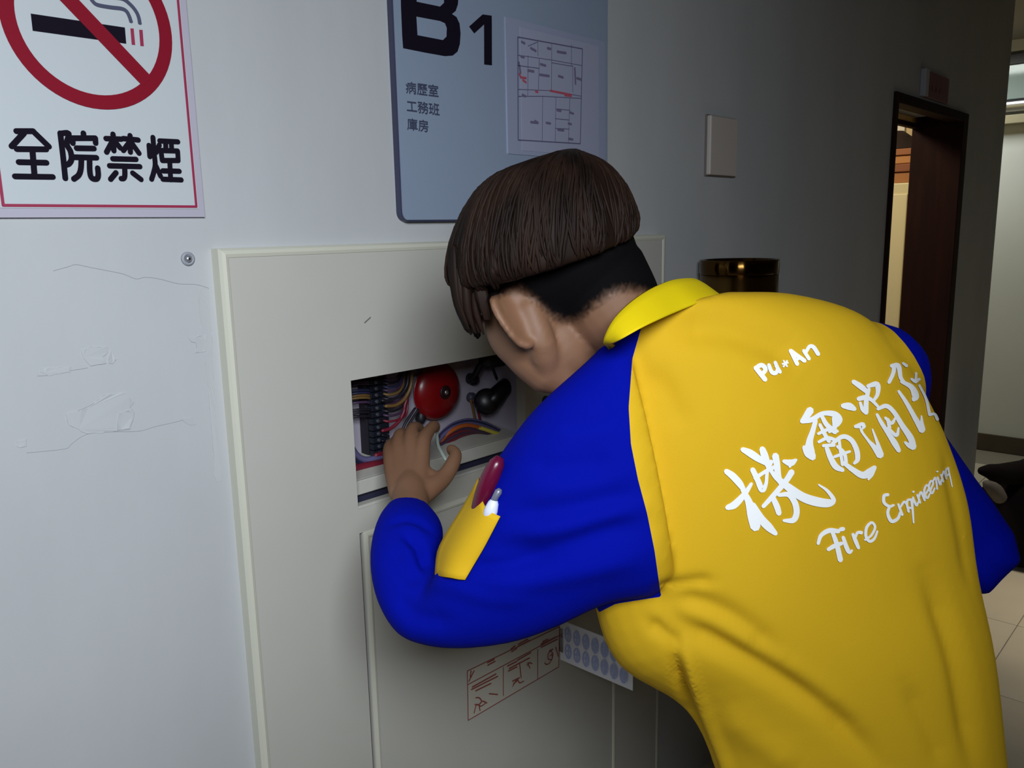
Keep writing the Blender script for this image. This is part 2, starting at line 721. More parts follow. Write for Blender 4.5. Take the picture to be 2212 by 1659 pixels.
m_acr = mat('clear_acrylic_edge', (180, 175, 188), 0.12, var=0.02, spec=0.6)
m_print = mat('sign_white', (190, 195, 198), 0.35, spec=0.5)
nx0, nx1 = 0.276 * 1.1, 0.5135 * 1.1
nz0, nz1 = CAMZ + 0.0235 * 1.1, CAMZ + 0.41
V, Fc = wrect([(nx0, nz0), (nx1, nz0), (nx1, nz1), (nx0, nz1)], 0.0, T_NS - 0.001)
o = bmobj('acrylic_plate', fixn(V, Fc), m_acr, ns)
ix0, ix1, iz0, iz1 = 0.2865 * 1.1, 0.5055 * 1.1, CAMZ + 0.0335 * 1.1, CAMZ + 0.40
V, Fc = wrect([(ix0, iz0), (ix1, iz0), (ix1, iz1), (ix0, iz1)], T_NS - 0.001, T_NS)
bmobj('printed_face', fixn(V, Fc), m_print, ns)
# red border line
yb = YW - T_NS - 0.0005
bwid = 0.0034
bl = [[(ix0 + .003, iz0 + .003), (ix1 - .003, iz0 + .003), (ix1 - .003, iz1 - .003), (ix0 + .003, iz1 - .003), (ix0 + .003, iz0 + .003)]]
m_border = mat('border_red', (150, 34, 70), 0.6)
V, Fc = strokes_flat(bl, bwid, lambda x, z: (x, yb, z), NW, True)
meshobj('red_border', V, Fc, m_border, ns)
rcx, rcz = 0.3995 * 1.1, CAMZ + 0.2345 * 1.1
Ro, Ri = 0.0915 * 1.1, 0.0762 * 1.1


def annulus(ri, ro, n=72):
    V, Fc = [], []
    for a in np.linspace(0, 2 * np.pi, n, endpoint=False):
        V.append((rcx + ri * np.cos(a), yb - .0004, rcz + ri * np.sin(a)))
        V.append((rcx + ro * np.cos(a), yb - .0004, rcz + ro * np.sin(a)))
    for i in range(n):
        j = (i + 1) % n
        Fc.append((2 * i, 2 * i + 1, 2 * j + 1, 2 * j))
    return V, Fc


parts = [annulus(Ri, Ro)]
sl = W(313, 178)
sl2 = np.array([2 * rcx - sl[0], 0, 2 * rcz - sl[2]])
V, Fc = strokes_flat([[(sl[0], sl[2]), (sl2[0], sl2[2])]], 0.0182, lambda x, z: (x, yb - .0007, z), NW, False)
parts.append((V, Fc))
V, Fc = join(parts)
meshobj('prohibition_ring', V, Fc, m_red, ns)


def zc(x, y, s=3.318, x0=0, y0=0):
    return Wn(x0 + x / s, y0 + y / s)


V, Fc = poly_flat([[(220, 97), (895, 197), (905, 313), (234, 220)]], zc)
meshobj('cigarette', V, Fc, m_black, ns)
V, Fc = poly_flat([[(934, 203), (958, 204), (969, 322), (944, 320)], [(997, 213), (1022, 214), (1031, 331), (1006, 329)]], zc)
meshobj('ember_bars', V, Fc, m_border, ns)
V, Fc = strokes_flat([cr([(640, -30), (665, 10), (700, 35), (790, 52), (870, 62), (905, 80), (925, 115), (940, 160)], 5),
                      cr([(760, -40), (800, -20), (880, -8), (940, 40), (975, 85), (992, 125), (1001, 172)], 5)], 0.0046,
                     lambda a, b: zc(a, b), NW, False)
meshobj('smoke_lines', V, Fc, mat('smoke_print', (70, 72, 96), 0.6), ns)
CH = {
    'quan': [[(118, 940), (238, 940)], [(170, 955), (84, 1048)], [(238, 942), (350, 1050)], [(120, 1068), (330, 1070)], [(135, 1162), (332, 1166)],
             [(108, 1264), (378, 1268)], [(232, 1075), (247, 1258)]],
    'yuan': [[(432, 955), (452, 1120), (468, 1278)], cr([(432, 957), (492, 957), (478, 1030), (505, 1085), (512, 1140), (495, 1172), (472, 1182)], 4),
             [(597, 955), (598, 980)], [(520, 1025), (520, 990), (682, 990), (684, 1025)], [(548, 1062), (672, 1064)], [(520, 1126), (690, 1130)],
             cr([(582, 1135), (578, 1210), (562, 1255), (528, 1282)], 4), cr([(640, 1135), (642, 1230), (655, 1275), (690, 1282), (702, 1255), (698, 1205)], 4)],
    'jin': [[(760, 993), (868, 997)], [(810, 962), (816, 1080)], [(806, 1012), (764, 1090)], [(822, 1012), (862, 1060)], [(884, 993), (990, 1003)],
            [(932, 972), (934, 1090)], [(926, 1022), (884, 1078)], [(942, 1022), (996, 1098)], [(808, 1138), (974, 1142)], [(785, 1188), (1002, 1194)],
            cr([(893, 1195), (894, 1255), (886, 1278), (868, 1280)], 4), [(830, 1238), (792, 1284)], [(950, 1240), (1010, 1286)]],
    'yan': [[(1068, 1042), (1074, 1122)], [(1142, 1040), (1118, 1092)], cr([(1096, 985), (1104, 1090), (1112, 1180), (1100, 1240), (1086, 1284)], 4), [(1118, 1190), (1150, 1262)],
            [(1144, 1010), (1274, 1016)], [(1186, 1015), (1188, 1080)], [(1226, 1015), (1230, 1080)], [(1152, 1078), (1272, 1082), (1276, 1150), (1162, 1150), (1152, 1078)],
            [(1215, 1150), (1222, 1288)], [(1166, 1224), (1284, 1227)], [(1166, 1284), (1298, 1289)]],
}
for c, ls in CH.items():
    V, Fc = strokes_flat(ls, 0.0067, lambda a, b: zc(a, b), NW)
    meshobj('lettering', V, Fc, m_black, ns)

# ------------------------------------------------------------------ B1 floor sign
fs = empty('floor_sign', W(1060, 200), 'blue grey metal floor sign reading B1 above the cabinet', 'sign')
T_FS = 0.014
m_plate = mat('sign_metal', (150, 164, 186), 0.36, metal=0.15, var=0.02, vscale=4, spec=0.5)
m_plate_edge = mat('sign_edge', (58, 60, 84), 0.4)
fx0, fx1, fz0, fz1 = 0.8265 * 1.1, 1.357 * 1.1, CAMZ + 0.0155 * 1.1, CAMZ + 0.56
rc = 0.016
corner = [(fx0 + rc - rc * math.cos(a), fz0 + rc - rc * math.sin(a)) for a in np.linspace(0, np.pi / 2, 7)]
corner2 = [(fx1 - rc + rc * math.sin(a), fz0 + rc - rc * math.cos(a)) for a in np.linspace(0, np.pi / 2, 7)]
V, Fc = wrect(corner + corner2 + [(fx1, fz1), (fx0, fz1)], 0.0, T_FS - 0.002)
bmobj('edge_frame', fixn(V, Fc), m_plate_edge, fs)
V, Fc = wrect([(x + (.003 if x < 1.2 else -.003), max(z, fz0 + .003)) for x, z in corner + corner2 + [(fx1, fz1 - .003), (fx0, fz1 - .003)]], T_FS - 0.002, T_FS)
bmobj('face_plate', fixn(V, Fc), m_plate, fs)


def z2(x, y, o=0.0006):
    return W(800 + x / 3.318, y / 3.318, T_FS + o)


BO = [(206, -420), (213, -200), (220, 60), (228, 250), (235, 345), (400, 378), (535, 402), (590, 398), (625, 370), (642, 315), (647, 240), (640, 170), (618, 122), (585, 100), (612, 78), (628, 30), (634, -60), (626, -180), (590, -262), (520, -310)]
BI = [[(330, 118), (500, 150), (535, 166), (548, 200), (546, 262), (520, 287), (338, 252)], [(326, -230), (470, -200), (510, -160), (528, -80), (528, 20), (500, 47), (332, 12)]]
loops3 = [[Vector(z2(*p)) for p in lp] for lp in [BO] + BI]
tri = tessellate_polygon(loops3)
V = [v for lp in loops3 for v in lp]
meshobj('letter_b', V, tri, m_black, fs)
V, Fc = poly_flat([[(708, 190), (805, 103), (870, 112), (871, 150), (872, 468), (816, 462), (815, 175), (745, 240)]], z2)
me1 = bmesh.new()
vv = [me1.verts.new(tuple(v)) for v in V]
me1.faces.new(vv)
bmesh.ops.triangulate(me1, faces=me1.faces[:])
bmobj('digit_one', me1, m_black, fs)
m_small = mat('small_print', (62, 68, 92), 0.6)


def text_on(s, o, ex, ey, mapf, bold=0.0):
    """text laid on affine axes o + u*ex + v*ey in source pixels"""
    tv, tt = text_mesh(s, bold)
    V = [mapf(*(np.array(o) + u * np.array(ex) + v * np.array(ey))) for u, v in tv]
    return V, tt


for s, (ox, oy) in {'病歷室': (252, 660), '工務班': (258, 792), '庫房': (262, 922)}.items():
    V, Fc = join([text_on(s, (ox + dx, oy + dy), (80, 10), (-4, -92), lambda a, b: z2(a, b, .0006 + .00004 * i)) for i, (dx, dy) in enumerate([(0, 0), (2.2, 0), (1, 2.2), (1, -2.2)])])
    meshobj('lettering', V, Fc, m_small, fs)
# plan sheet in its clear holder
mp_ = mat('plan_paper', (158, 161, 184), 0.5)
m_hold = mat('clear_holder', (152, 158, 182), 0.2, transmission=0.0, spec=0.7)
hx0, hx1, hz0, hz1 = 1.066 * 1.1, 1.345 * 1.1, CAMZ + 0.128 * 1.1, CAMZ + 0.348 * 1.1
V, Fc = wrect([(hx0, hz0), (hx1, hz0), (hx1, hz1), (hx0, hz1)], T_FS, T_FS + .002)
bmobj('plan_holder', fixn(V, Fc), m_hold, fs)
sx0, sx1 = 1.112 * 1.1, 1.312 * 1.1
V, Fc = wrect([(sx0 - .012, hz0 + .008), (sx1 + .012, hz0 + .008), (sx1 + .012, hz1 - .012), (sx0 - .012, hz1 - .012)], T_FS + .002, T_FS + .0028)
bmobj('plan_sheet', fixn(V, Fc), mp_, fs)


def z3(x, y):
    return z2(x, y, 0.0032)


fr = [[(1057, 265), (1520, 350), (1505, 1030), (1060, 1003), (1057, 265)]]
V, Fc = strokes_flat(fr, 0.0022, z3, NW)
m_planl = mat('plan_lines', (92, 88, 118), 0.7)
meshobj('plan_frame', V, Fc, m_planl, fs)
pl = [[(1060, 395), (1300, 430), (1518, 470)], [(1058, 640), (1290, 650), (1515, 690)], [(1235, 690), (1232, 1010)], [(1330, 700), (1325, 1020)], [(1430, 700), (1420, 1020)],
      [(1130, 400), (1128, 690)], [(1210, 420), (1205, 640)], [(1300, 310), (1298, 650)], [(1450, 470), (1450, 660)], [(1300, 450), (1450, 475)], [(1130, 330), (1200, 300), (1200, 400)],
      [(1330, 780), (1430, 790)], [(1325, 850), (1425, 860)], [(1325, 920), (1425, 925)], [(1440, 320), (1440, 470)], [(1060, 690), (1235, 690)], [(1235, 690), (1510, 705)], [(1060, 470), (1210, 490)]]
V, Fc = strokes_flat(pl, 0.0012, z3, NW)
meshobj('plan_rooms', V, Fc, m_planl, fs)
bl = [[(1180, 875 - 8), (1200, 878)], [(1262, 880), (1290, 885)], [(1340, 790), (1365, 795)], [(1430, 805), (1455, 815)], [(1345, 930), (1385, 935)], [(1425, 995), (1450, 1000)], [(1420, 885), (1440, 890)],
      [(1350, 545), (1380, 555)], [(1220, 460), (1255, 470)], [(1215, 535), (1280, 545)], [(1150, 345), (1185, 365)], [(1080, 405), (1100, 410)], [(1085, 300), (1105, 310)], [(1130, 505), (1170, 512)], [(1465, 490), (1470, 600)],
      [(1150, 875), (1200, 880)], [(1270, 345), (1290, 350)], [(1340, 370), (1400, 380)], [(1090, 680), (1110, 690)], [(1065, 450), (1075, 520)], [(1480, 560), (1510, 570)]]
V, Fc = strokes_flat(bl, 0.0046, z3, NW)
meshobj('plan_marks', V, Fc, mat('plan_marks', (108, 100, 128), 0.7), fs)
V, Fc = strokes_flat([[(1068, 530), (1080, 555), (1115, 560)], [(1095, 575), (1115, 590)], [(1185, 655), (1200, 660)], [(1290, 650), (1440, 680)], [(1395, 682), (1440, 688)]], 0.0042, z3, NW)
meshobj('plan_route', V, Fc, mat('plan_red', (176, 76, 96), 0.7), fs)
V, Fc = strokes_flat([[(1092, 1098), (1102, 1098)], [(1120, 1090), (1150, 1088)], [(1120, 1104), (1150, 1104)], [(1160, 1092), (1196, 1094)], [(1160, 1106), (1200, 1108)]], 0.0032, z2, NW)
meshobj('red_note', V, Fc, mat('note_red', (168, 60, 84), 0.7), fs)

# ------------------------------------------------------------------ wall scars, plug, patches (pieces of the wall)
wf_loc = wf['wloc']


def flake(name, poly, t, material, ragged=0.0):
    """slightly proud plaster patch from pixel polygon"""
    pts = []
    for (a, b), (c, d) in zip(poly, poly[1:] + poly[:1]):
        m = max(1, int(math.hypot(c - a, d - b) / 7))
        for k in range(m):
            q = W(a + (c - a) * k / m, b + (d - b) * k / m)
            pts.append((q[0] + rng.normal() * .0007, q[2] + rng.normal() * .0007))
    t *= .7
    V, Fc = wrect(pts, -0.001, t)
    bm = fixn(V, Fc)
    for v in bm.verts:
        if abs(v.co.y - (YW - t)) < 1e-6:
            v.co.y += rng.uniform(0, t * .6)
    return bmobj(name, bm, material, wf)


def zw(x, y):
    return (x * 560 / 1602.0, 480 + y * 560 / 1602.0)


flake('plaster_patch', [zw(*q) for q in [(500, 790), (560, 770), (660, 772), (668, 800), (640, 830), (655, 872), (560, 885), (530, 862), (512, 840)]], 0.0022, m_wall, 0.0004)
flake('plaster_patch', [zw(*q) for q in [(690, 785), (712, 850), (700, 872), (668, 866), (675, 820)]], 0.0025, m_wall)
flake('plaster_patch', [zw(*q) for q in [(400, 1180), (500, 1168), (570, 1130), (640, 1068), (780, 1050), (830, 1115), (800, 1140), (830, 1180), (800, 1280), (690, 1292), (540, 1308), (420, 1250)]], 0.002, m_wall, 0.0006)
flake('plaster_patch', [zw(*q) for q in [(735, 1180), (790, 1165), (830, 1170), (815, 1225), (790, 1275), (720, 1285), (725, 1230)]], 0.0038, m_wall, 0.0005)
flake('plaster_patch', [zw(*q) for q in [(1160, 712), (1275, 700), (1262, 800), (1210, 806), (1210, 740), (1180, 736)]], 0.0022, m_wall)
flake('plaster_patch', [zw(*q) for q in [(105, 1350), (160, 1345), (155, 1385), (100, 1390)]], 0.0018, m_wall, 0.0005)
flake('plaster_patch', [zw(*q) for q in [(1120, 1215), (1195, 1208), (1212, 1250), (1150, 1250)]], 0.0018, m_wall, 0.0005)
flake('plaster_patch', [zw(*q) for q in [(250, 900), (440, 895), (430, 925), (300, 945), (255, 930)]], 0.0015, m_wall, 0.0005)
flake('plaster_patch', [zw(*q) for q in [(1215, 400), (1290, 410), (1310, 700), (1330, 1160), (1370, 1600), (1330, 1600), (1290, 1100), (1250, 700)]], 0.0009, m_wall)
m_crack = mat('crack_line', (164, 165, 169), 0.9)
crk = [[(330, 300), (420, 275), (470, 262), (560, 280), (640, 295), (760, 320), (840, 350), (900, 340), (990, 352), (1100, 380), (1200, 384), (1250, 395), (1290, 408)],
       [(165, 1425), (400, 1400), (440, 1370), (540, 1308), (700, 1295), (860, 1290), (960, 1262), (1060, 1240), (1130, 1222)], [(230, 950), (300, 945), (420, 920), (540, 900)],
       [(480, 1165), (560, 1130), (620, 1085)], [(560, 1260), (600, 1200)]]
for ln in crk:
    pts = cr([W(*zw(*q), -0.0002) for q in ln], 4)
    V, Fc = tube(pts, 0.0006 * np.ones(len(pts)), 5)
    meshobj('hairline_crack', V, Fc, m_crack, wf)
pc = W(405, 559)
plug = empty('wall_plug', pc, 'grey screw plug set in the white wall left of the cabinet top', 'wall plug')


def lathe(prof, c, axis, n=24):
    """prof: (radius, height) rows turned about axis through c"""
    ax = np.array(axis, float)
    ax /= np.linalg.norm(ax)
    u = np.cross(ax, (0, 0, 1.0) if abs(ax[2]) < .9 else (1.0, 0, 0))
    u /= np.linalg.norm(u)
    w = np.cross(ax, u)
    V, Fc = [], []
    for r, h in prof:
        for k in range(n):
            a = 2 * np.pi * k / n
            V.append(np.array(c) + ax * h + (u * np.cos(a) + w * np.sin(a)) * max(r, 1e-5))
    for i in range(len(prof) - 1):
        for k in range(n):
            a, b = i * n + k, i * n + (k + 1) % n
            Fc.append((a, b, b + n, a + n))
    Fc.append(tuple(range(n - 1, -1, -1)))
    Fc.append(tuple(range((len(prof) - 1) * n, len(prof) * n)))
    return V, Fc


V, Fc = lathe([(0.0095, 0), (0.0095, 0.002), (0.0075, 0.004), (0.006, 0.0035), (0.0055, 0.002), (0.001, 0.002)], pc, NW)
meshobj('collar', V, Fc, mat('plug_grey', (150, 152, 160), 0.6), plug, True)
V, Fc = lathe([(0.0045, 0.001), (0.0045, 0.0045), (0.002, 0.006), (0.0005, 0.006)], pc, NW)
meshobj('screw_head', V, Fc, mat('screw_steel', (180, 182, 188), 0.35, metal=0.8), plug, True)
V, Fc = lathe([(0.0016, 0.0055), (0.0016, 0.0066), (0.0003, 0.0066)], pc, NW, 10)
meshobj('screw_recess', V, Fc, m_dark, plug)

# ------------------------------------------------------------------ fire cabinet
T_C = 0.023
YF = YW - T_C
cab = empty('fire_cabinet', (1.14, YF, 0.3), 'large cream enamel fire cabinet set in the wall, its upper panel opened', 'cabinet')
ztop, zbot = CAMZ - 0.0175, 0.04
OX0, OX1, OZ0, OZ1 = 0.780, 1.200, CAMZ - 0.452, CAMZ - 0.234
LDX0, LDX1, LDZ1, LDZ0 = 0.787, 1.511, CAMZ - 0.494, 0.10
# face frame: ring around opening and door recess
bm = bmesh.new()


def cabface(x0, x1, z0, z1):
    bbox(bm, np.array([x0, YF, z0]), np.array([x1, YW - 0.0005, z1]))


cabface(CX0 + .006, OX0, zbot, ztop - .006)
cabface(LDX1, CX1 - .006, zbot, OZ0)
cabface(OX1, CX1 - .006, OZ0, OZ1)
cabface(OX0, CX1 - .006, OZ1, ztop - .006)
cabface(OX0, LDX1, LDZ1, OZ0)
cabface(OX0, LDX1, zbot, LDZ0)
bmesh.ops.remove_doubles(bm, verts=bm.verts[:], dist=1e-5)
bmobj('face_panel', bm, m_cab, cab)
# rolled border: rounded bead around the face
bead = []
rb = 0.0085
for a, b in (((CX0, zbot), (CX0, ztop)), ((CX0, ztop), (CX1, ztop)), ((CX1, ztop), (CX1, zbot))):
    pass
prof = [(0.0, 0.0), (0.0, T_C - .004), (0.003, T_C + .001), (0.008, T_C + .0025), (0.0125, T_C + .001), (0.015, T_C - .002), (0.015, 0.0)]
path = [((CX0, zbot), (1, 0)), ((CX0, ztop), (1, -1)), ((CX1, ztop), (-1, -1)), ((CX1, zbot), (-1, 0))]
V, Fc = [], []
for (x, z), (sx, sz) in path:
    for (d, h) in prof:
        V.append((x + sx * d, YW - h, z + sz * d))
k = len(prof)
for i in range(3):
    for j in range(k - 1):
        Fc.append((i * k + j, i * k + j + 1, (i + 1) * k + j + 1, (i + 1) * k + j))
m_bead = mat('cabinet_border', (202, 200, 184), 0.4)
o = bmobj('rolled_border', fixn(V, Fc), m_bead, cab)
# lower door with rolled lip
ld = box('lower_door', (LDX0, YF - .001, LDZ0), (LDX1, YF + .012, LDZ1), m_cab, cab, bev=0.004)
V, Fc = [], []
path = [((LDX0, LDZ0), (1, 0)), ((LDX0, LDZ1), (1, -1)), ((LDX1, LDZ1), (-1, -1)), ((LDX1, LDZ0), (-1, 0))]
prof2 = [(0.0, 0.0), (0.002, 0.004), (0.006, 0.0052), (0.010, 0.004), (0.012, 0.0)]
for (x, z), (sx, sz) in path:
    for (d, h) in prof2:
        V.append((x + sx * d, YF - h, z + sz * d))
k = len(prof2)
for i in range(3):
    for j in range(k - 1):
        Fc.append((i * k + j, i * k + j + 1, (i + 1) * k + j + 1, (i + 1) * k + j))
bmobj('door_lip', fixn(V, Fc), m_bead, ld)
# hinge mark above the opening and small scratch
m_scr = mat('scratch_dark', (110, 108, 104), 0.7)
V, Fc = strokes_flat([[(788, 697), (800, 686)]], 0.0022, lambda a, b: W(a, b, T_C + .0004), NW)
meshobj('scratch', V, Fc, m_scr, cab)
# inner box behind the opening
DI = 0.125
YBK = YF + DI
bm = bmesh.new()


def q(*p):
    bm.faces.new([bm.verts.new(v) for v in p])


ia, ib, ic, id_ = OX0 - .012, OX1 + .012, OZ0 - .006, OZ1 + .03
q((ia, YBK, ic), (ib, YBK, ic), (ib, YBK, id_), (ia, YBK, id_))
q((ia, YW, ic), (ia, YBK, ic), (ia, YBK, id_), (ia, YW, id_))
q((ib, YW, ic), (ib, YW, id_), (ib, YBK, id_), (ib, YBK, ic))
q((ia, YW, id_), (ia, YBK, id_), (ib, YBK, id_), (ib, YW, id_))
q((ia, YW, ic), (ib, YW, ic), (ib, YBK, ic), (ia, YBK, ic))
bmobj('inner_box', bm, m_cabin, cab)
# ledges at the foot of the opening
bm = bmesh.new()
bbox(bm, np.array([OX0 - .010, YF + .030, OZ0 + .036]), np.array([OX1 + .010, YBK - .001, OZ0 + .040]))
for v in bm.verts:
    if v.co.y > YF + .05:
        v.co.z += .014
bmobj('ledge', bm, m_cab, cab)
box('ledge_rail', (OX0 - .010, YF + .022, OZ0 + .015), (OX1 + .010, YF + .030, OZ0 + .040), m_cab, cab, bev=0.002)
box('sill_rail', (OX0, YF + .003, OZ0 - .004), (OX1, YF + .020, OZ0 + .004), m_cab, cab, bev=0.001)
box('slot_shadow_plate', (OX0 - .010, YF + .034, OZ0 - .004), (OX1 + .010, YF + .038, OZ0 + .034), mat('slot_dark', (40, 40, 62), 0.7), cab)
# indicator beside the opening
ii = W(1178, 866, T_C)
V, Fc = lathe([(0.011, 0), (0.011, 0.004), (0.008, 0.009), (0.003, 0.0115), (0.0005, 0.012)], ii, NW)
meshobj('indicator_lamp', V, Fc, mat('lamp_green', (30, 54, 44), 0.3), cab, True)


def ZB(x, y, off=0.0):
    """zoom-4 pixel to a point in the inner box, off metres in front of its back"""
    d = ray(730 + x / 4.148, 740 + y / 4.148)
    return d / d[1] * (YBK - off) + ORG


def wire(pts, r, colname, rgb, parent, off=0.03, name='wire'):
    if np.isscalar(off):
        off = [off] * len(pts)
    p = [ZB(x, y, o) for (x, y), o in zip(pts, off)]
    V, Fc = tube(p, r, 7, span=5)
    return meshobj(name, V, Fc, mat(colname, rgb, 0.45), parent, True)


# terminal strip with its wires
tp = ZB(330, 650, 0.03)
term = empty('terminal_strip', tp, 'dark terminal strip at the left of the opening, wires on both sides', 'terminal strip')
pa, pb = ZB(300, 280, 0.03), ZB(345, 985, 0.03)
box('base', (pa[0] - .010, YBK - .022, pb[2] - .004), (pa[0] + .032, YBK - .0005, OZ1 + .012), m_dark, term, bev=0.001)
nt_ = 15
m_term = mat('terminal_black', (20, 24, 34), 0.35)
m_scr2 = mat('terminal_screw', (120, 120, 132), 0.35, metal=0.8)
zt = np.linspace(pb[2], OZ1 + .006, nt_)
tm0 = sm0 = None
for z in zt:
    if tm0 is None:
        t = box('terminal', (pa[0] - .008, YBK - .036, z - .0052), (pa[0] + .030, YBK - .022, z + .0052), m_term, term, bev=0.0012)
        tm0 = t
        V, Fc = lathe([(0.0034, 0), (0.0034, 0.0015), (0.002, 0.002), (0.0004, 0.002)], (pa[0] + .004, YBK - .036, z), NW, 10)
        sm0 = meshobj('screw', V, Fc, m_scr2, t)
        z0_ = z
    else:
        t = tm0.copy()
        COL.objects.link(t)
        t.location = tm0.location + Vector((0, 0, z - z0_))
        s = sm0.copy()
        COL.objects.link(s)
        s.parent = t
WC = {'wire_plum': (66, 44, 70), 'wire_navy': (42, 44, 78), 'wire_brown': (112, 84, 44), 'wire_red': (112, 26, 44), 'wire_lilac': (96, 90, 128), 'wire_black': (26, 22, 32),
      'wire_orange': (170, 84, 34), 'wire_yellow': (206, 190, 70), 'wire_green': (30, 84, 60)}
for k, (y, c) in enumerate([(355, 'wire_plum'), (375, 'wire_plum'), (430, 'wire_navy'), (455, 'wire_navy'), (478, 'wire_brown'), (500, 'wire_brown'), (540, 'wire_plum'), (605, 'wire_black'), (630, 'wire_black'), (665, 'wire_black')]):
    wire([(60, y + 14), (130, y + 4), (190, y - 4), (250, y - 6), (290, y)], 0.0024, c, WC[c], term, [.02, .03, .035, .035, .03])
for k, y in enumerate([318, 350, 385, 415, 450, 490, 525, 560, 600, 640, 690]):
    c = ['wire_plum', 'wire_black', 'wire_navy', 'wire_plum', 'wire_brown', 'wire_black', 'wire_plum', 'wire_navy', 'wire_black', 'wire_plum', 'wire_red'][k]
    wire([(385, y), (440, y + 16), (500, y + 12), (545 + 3 * k, y - 20), (560 + 6 * k, y - 90), (570 + 6 * k, 240)], 0.0024, c, WC[c], term, [.03, .04, .042, .04, .035, .03])
wire([(400, 790), (470, 770), (545, 705), (590, 620), (600, 560), (640, 430)], 0.0034, 'wire_red', WC['wire_red'], term, .04)
wire([(400, 830), (440, 840), (450, 860), (430, 880)], 0.0022, 'wire_black', WC['wire_black'], term, .04)
wire([(400, 880), (440, 890), (450, 905), (420, 920)], 0.0022, 'wire_black', WC['wire_black'], term, .04)
wire([(660, 240), (655, 380), (600, 500), (520, 560), (430, 570)], 0.0034, 'wire_brown', WC['wire_brown'], term, .045)
wire([(630, 240), (620, 380), (560, 470), (470, 520), (400, 520)], 0.003, 'wire_black', WC['wire_black'], term, .05)

# alarm bell
bc = ZB(885, 432, 0.02)
bell = empty('alarm_bell', (bc[0], YBK, bc[2]), 'round red alarm bell mounted inside the opened cabinet', 'bell')
RB = 0.0575
V, Fc = lathe([(0.03, 0.0), (0.03, 0.014), (0.012, 0.016), (0.012, 0.02)], (bc[0], YBK - .0005, bc[2]), NW)
meshobj('base', V, Fc, m_dark, bell, True)
prof = [(RB - .003, 0.017), (RB, 0.0175), (RB + .0005, 0.019)] + [(RB * math.sin(a), 0.019 + 0.026 * math.cos(a)) for a in np.linspace(np.pi / 2, 0.05, 12)]
V, Fc = lathe(prof, (bc[0], YBK, bc[2]), NW, 48)
meshobj('dome', V, Fc, mat('bell_red', (124, 6, 14), 0.3, spec=0.5), bell, True)
V, Fc = lathe([(0.0135, 0.0425), (0.0135, 0.046), (0.012, 0.047), (0.0005, 0.047)], (bc[0], YBK, bc[2]), NW, 24)
meshobj('hub', V, Fc, mat('hub_black', (34, 6, 10), 0.5), bell, True)
V, Fc = lathe([(0.005, 0.0468), (0.005, 0.049), (0.003, 0.0505), (0.0004, 0.0507)], (bc[0], YBK, bc[2]), NW, 12)
meshobj('centre_screw', V, Fc, mat('screw_bright', (190, 180, 176), 0.3, metal=0.9), bell, True)
V, Fc = tube([ZB(745, 630, .012), ZB(742, 690, .014)], 0.0105, 12)
meshobj('striker', V, Fc, m_dark, bell, True)
wire([(690, 590), (650, 650), (600, 730), (575, 800), (570, 880)], 0.0026, 'wire_black', WC['wire_black'], bell, .04, 'lead')
wire([(720, 600), (670, 680), (625, 760), (590, 870)], 0.0026, 'wire_black', WC['wire_black'], bell, .04, 'lead')

# socket and plug, at the right of the box
jk = empty('phone_jack_cable', ZB(1300, 230, .03), 'thick black cable with round plug hanging right of the red bell', 'cable')
V, Fc = lathe([(0.012, 0), (0.0125, 0.012), (0.010, 0.018), (0.0005, 0.019)], ZB(1180, 322, 0.0), NW, 16)
meshobj('plug', V, Fc, m_dark, jk, True)
wire([(1180, 322), (1225, 290), (1265, 220), (1310, 160), (1400, 130), (1470, 110)], 0.0065, 'cable_black', (20, 18, 26), jk, [.016, .03, .04, .045, .05, .05], 'cord')
wire([(1365, 150), (1390, 240), (1420, 320)], 0.003, 'cable_black', (20, 18, 26), jk, .05, 'thin_lead')
V, Fc = tube([ZB(1330, 160, .05), ZB(1480, 150, .055)], [0.017, 0.014], 14)
meshobj('moulded_body', V, Fc, m_dark, jk, True)
hs = empty('telephone_handset', ZB(1480, 440, .04), 'black handset lying slantwise in the opening beneath the chin', 'handset')
V, Fc = tube([ZB(1345, 545, .04), ZB(1400, 500, .055), ZB(1500, 400, .06), ZB(1640, 290, .05)], [0.024, 0.021, 0.018, 0.02], 16, 5)
meshobj('grip', V, Fc, mat('handset_black', (16, 15, 22), 0.35), hs, True)
V, Fc = lathe([(0.022, 0), (0.027, 0.006), (0.027, 0.014), (0.022, 0.02), (0.0005, 0.02)], ZB(1330, 530, .045), (-.5, -.6, .2), 20)
meshobj('earpiece', V, Fc, mat('handset_black', (16, 15, 22), 0.35), hs, True)
V, Fc = lathe([(0.0105, 0), (0.011, 0.008), (0.007, 0.013), (0.0005, 0.0135)], ZB(1182, 490, 0.0), NW, 16)
kn = empty('signal_socket', ZB(1182, 490, 0), 'small grey round socket with brown leads below the plug', 'socket')
meshobj('socket_cap', V, Fc, mat('socket_grey', (62, 62, 76), 0.5), kn, True)
wire([(1190, 520), (1210, 600), (1230, 700)], 0.0028, 'wire_brown', WC['wire_brown'], kn, .02, 'lead')
wire([(1215, 520), (1250, 600), (1275, 700)], 0.0028, 'wire_red', WC['wire_red'], kn, .02, 'lead')
crl = empty('coiled_leads', ZB(1600, 520, .02), 'thin curled dark leads at the right edge of the opening', 'leads')
for k, (yy, r_) in enumerate([(470, 50), (520, 60), (600, 70), (660, 60)]):
    th = np.linspace(0, 1.6 * np.pi, 9)
    wire([(1600 + r_ * 1.2 * np.cos(t + k), yy + r_ * .5 * np.sin(t + k)) for t in th], 0.002, ['wire_plum', 'wire_black', 'wire_red', 'wire_black'][k], WC[['wire_plum', 'wire_black', 'wire_red', 'wire_black'][k]], crl, .03)
V, Fc = tube([ZB(1520, 690, .03), ZB(1600, 730, .035), ZB(1680, 740, .03)], [.016, .022, .02], 12, 3)
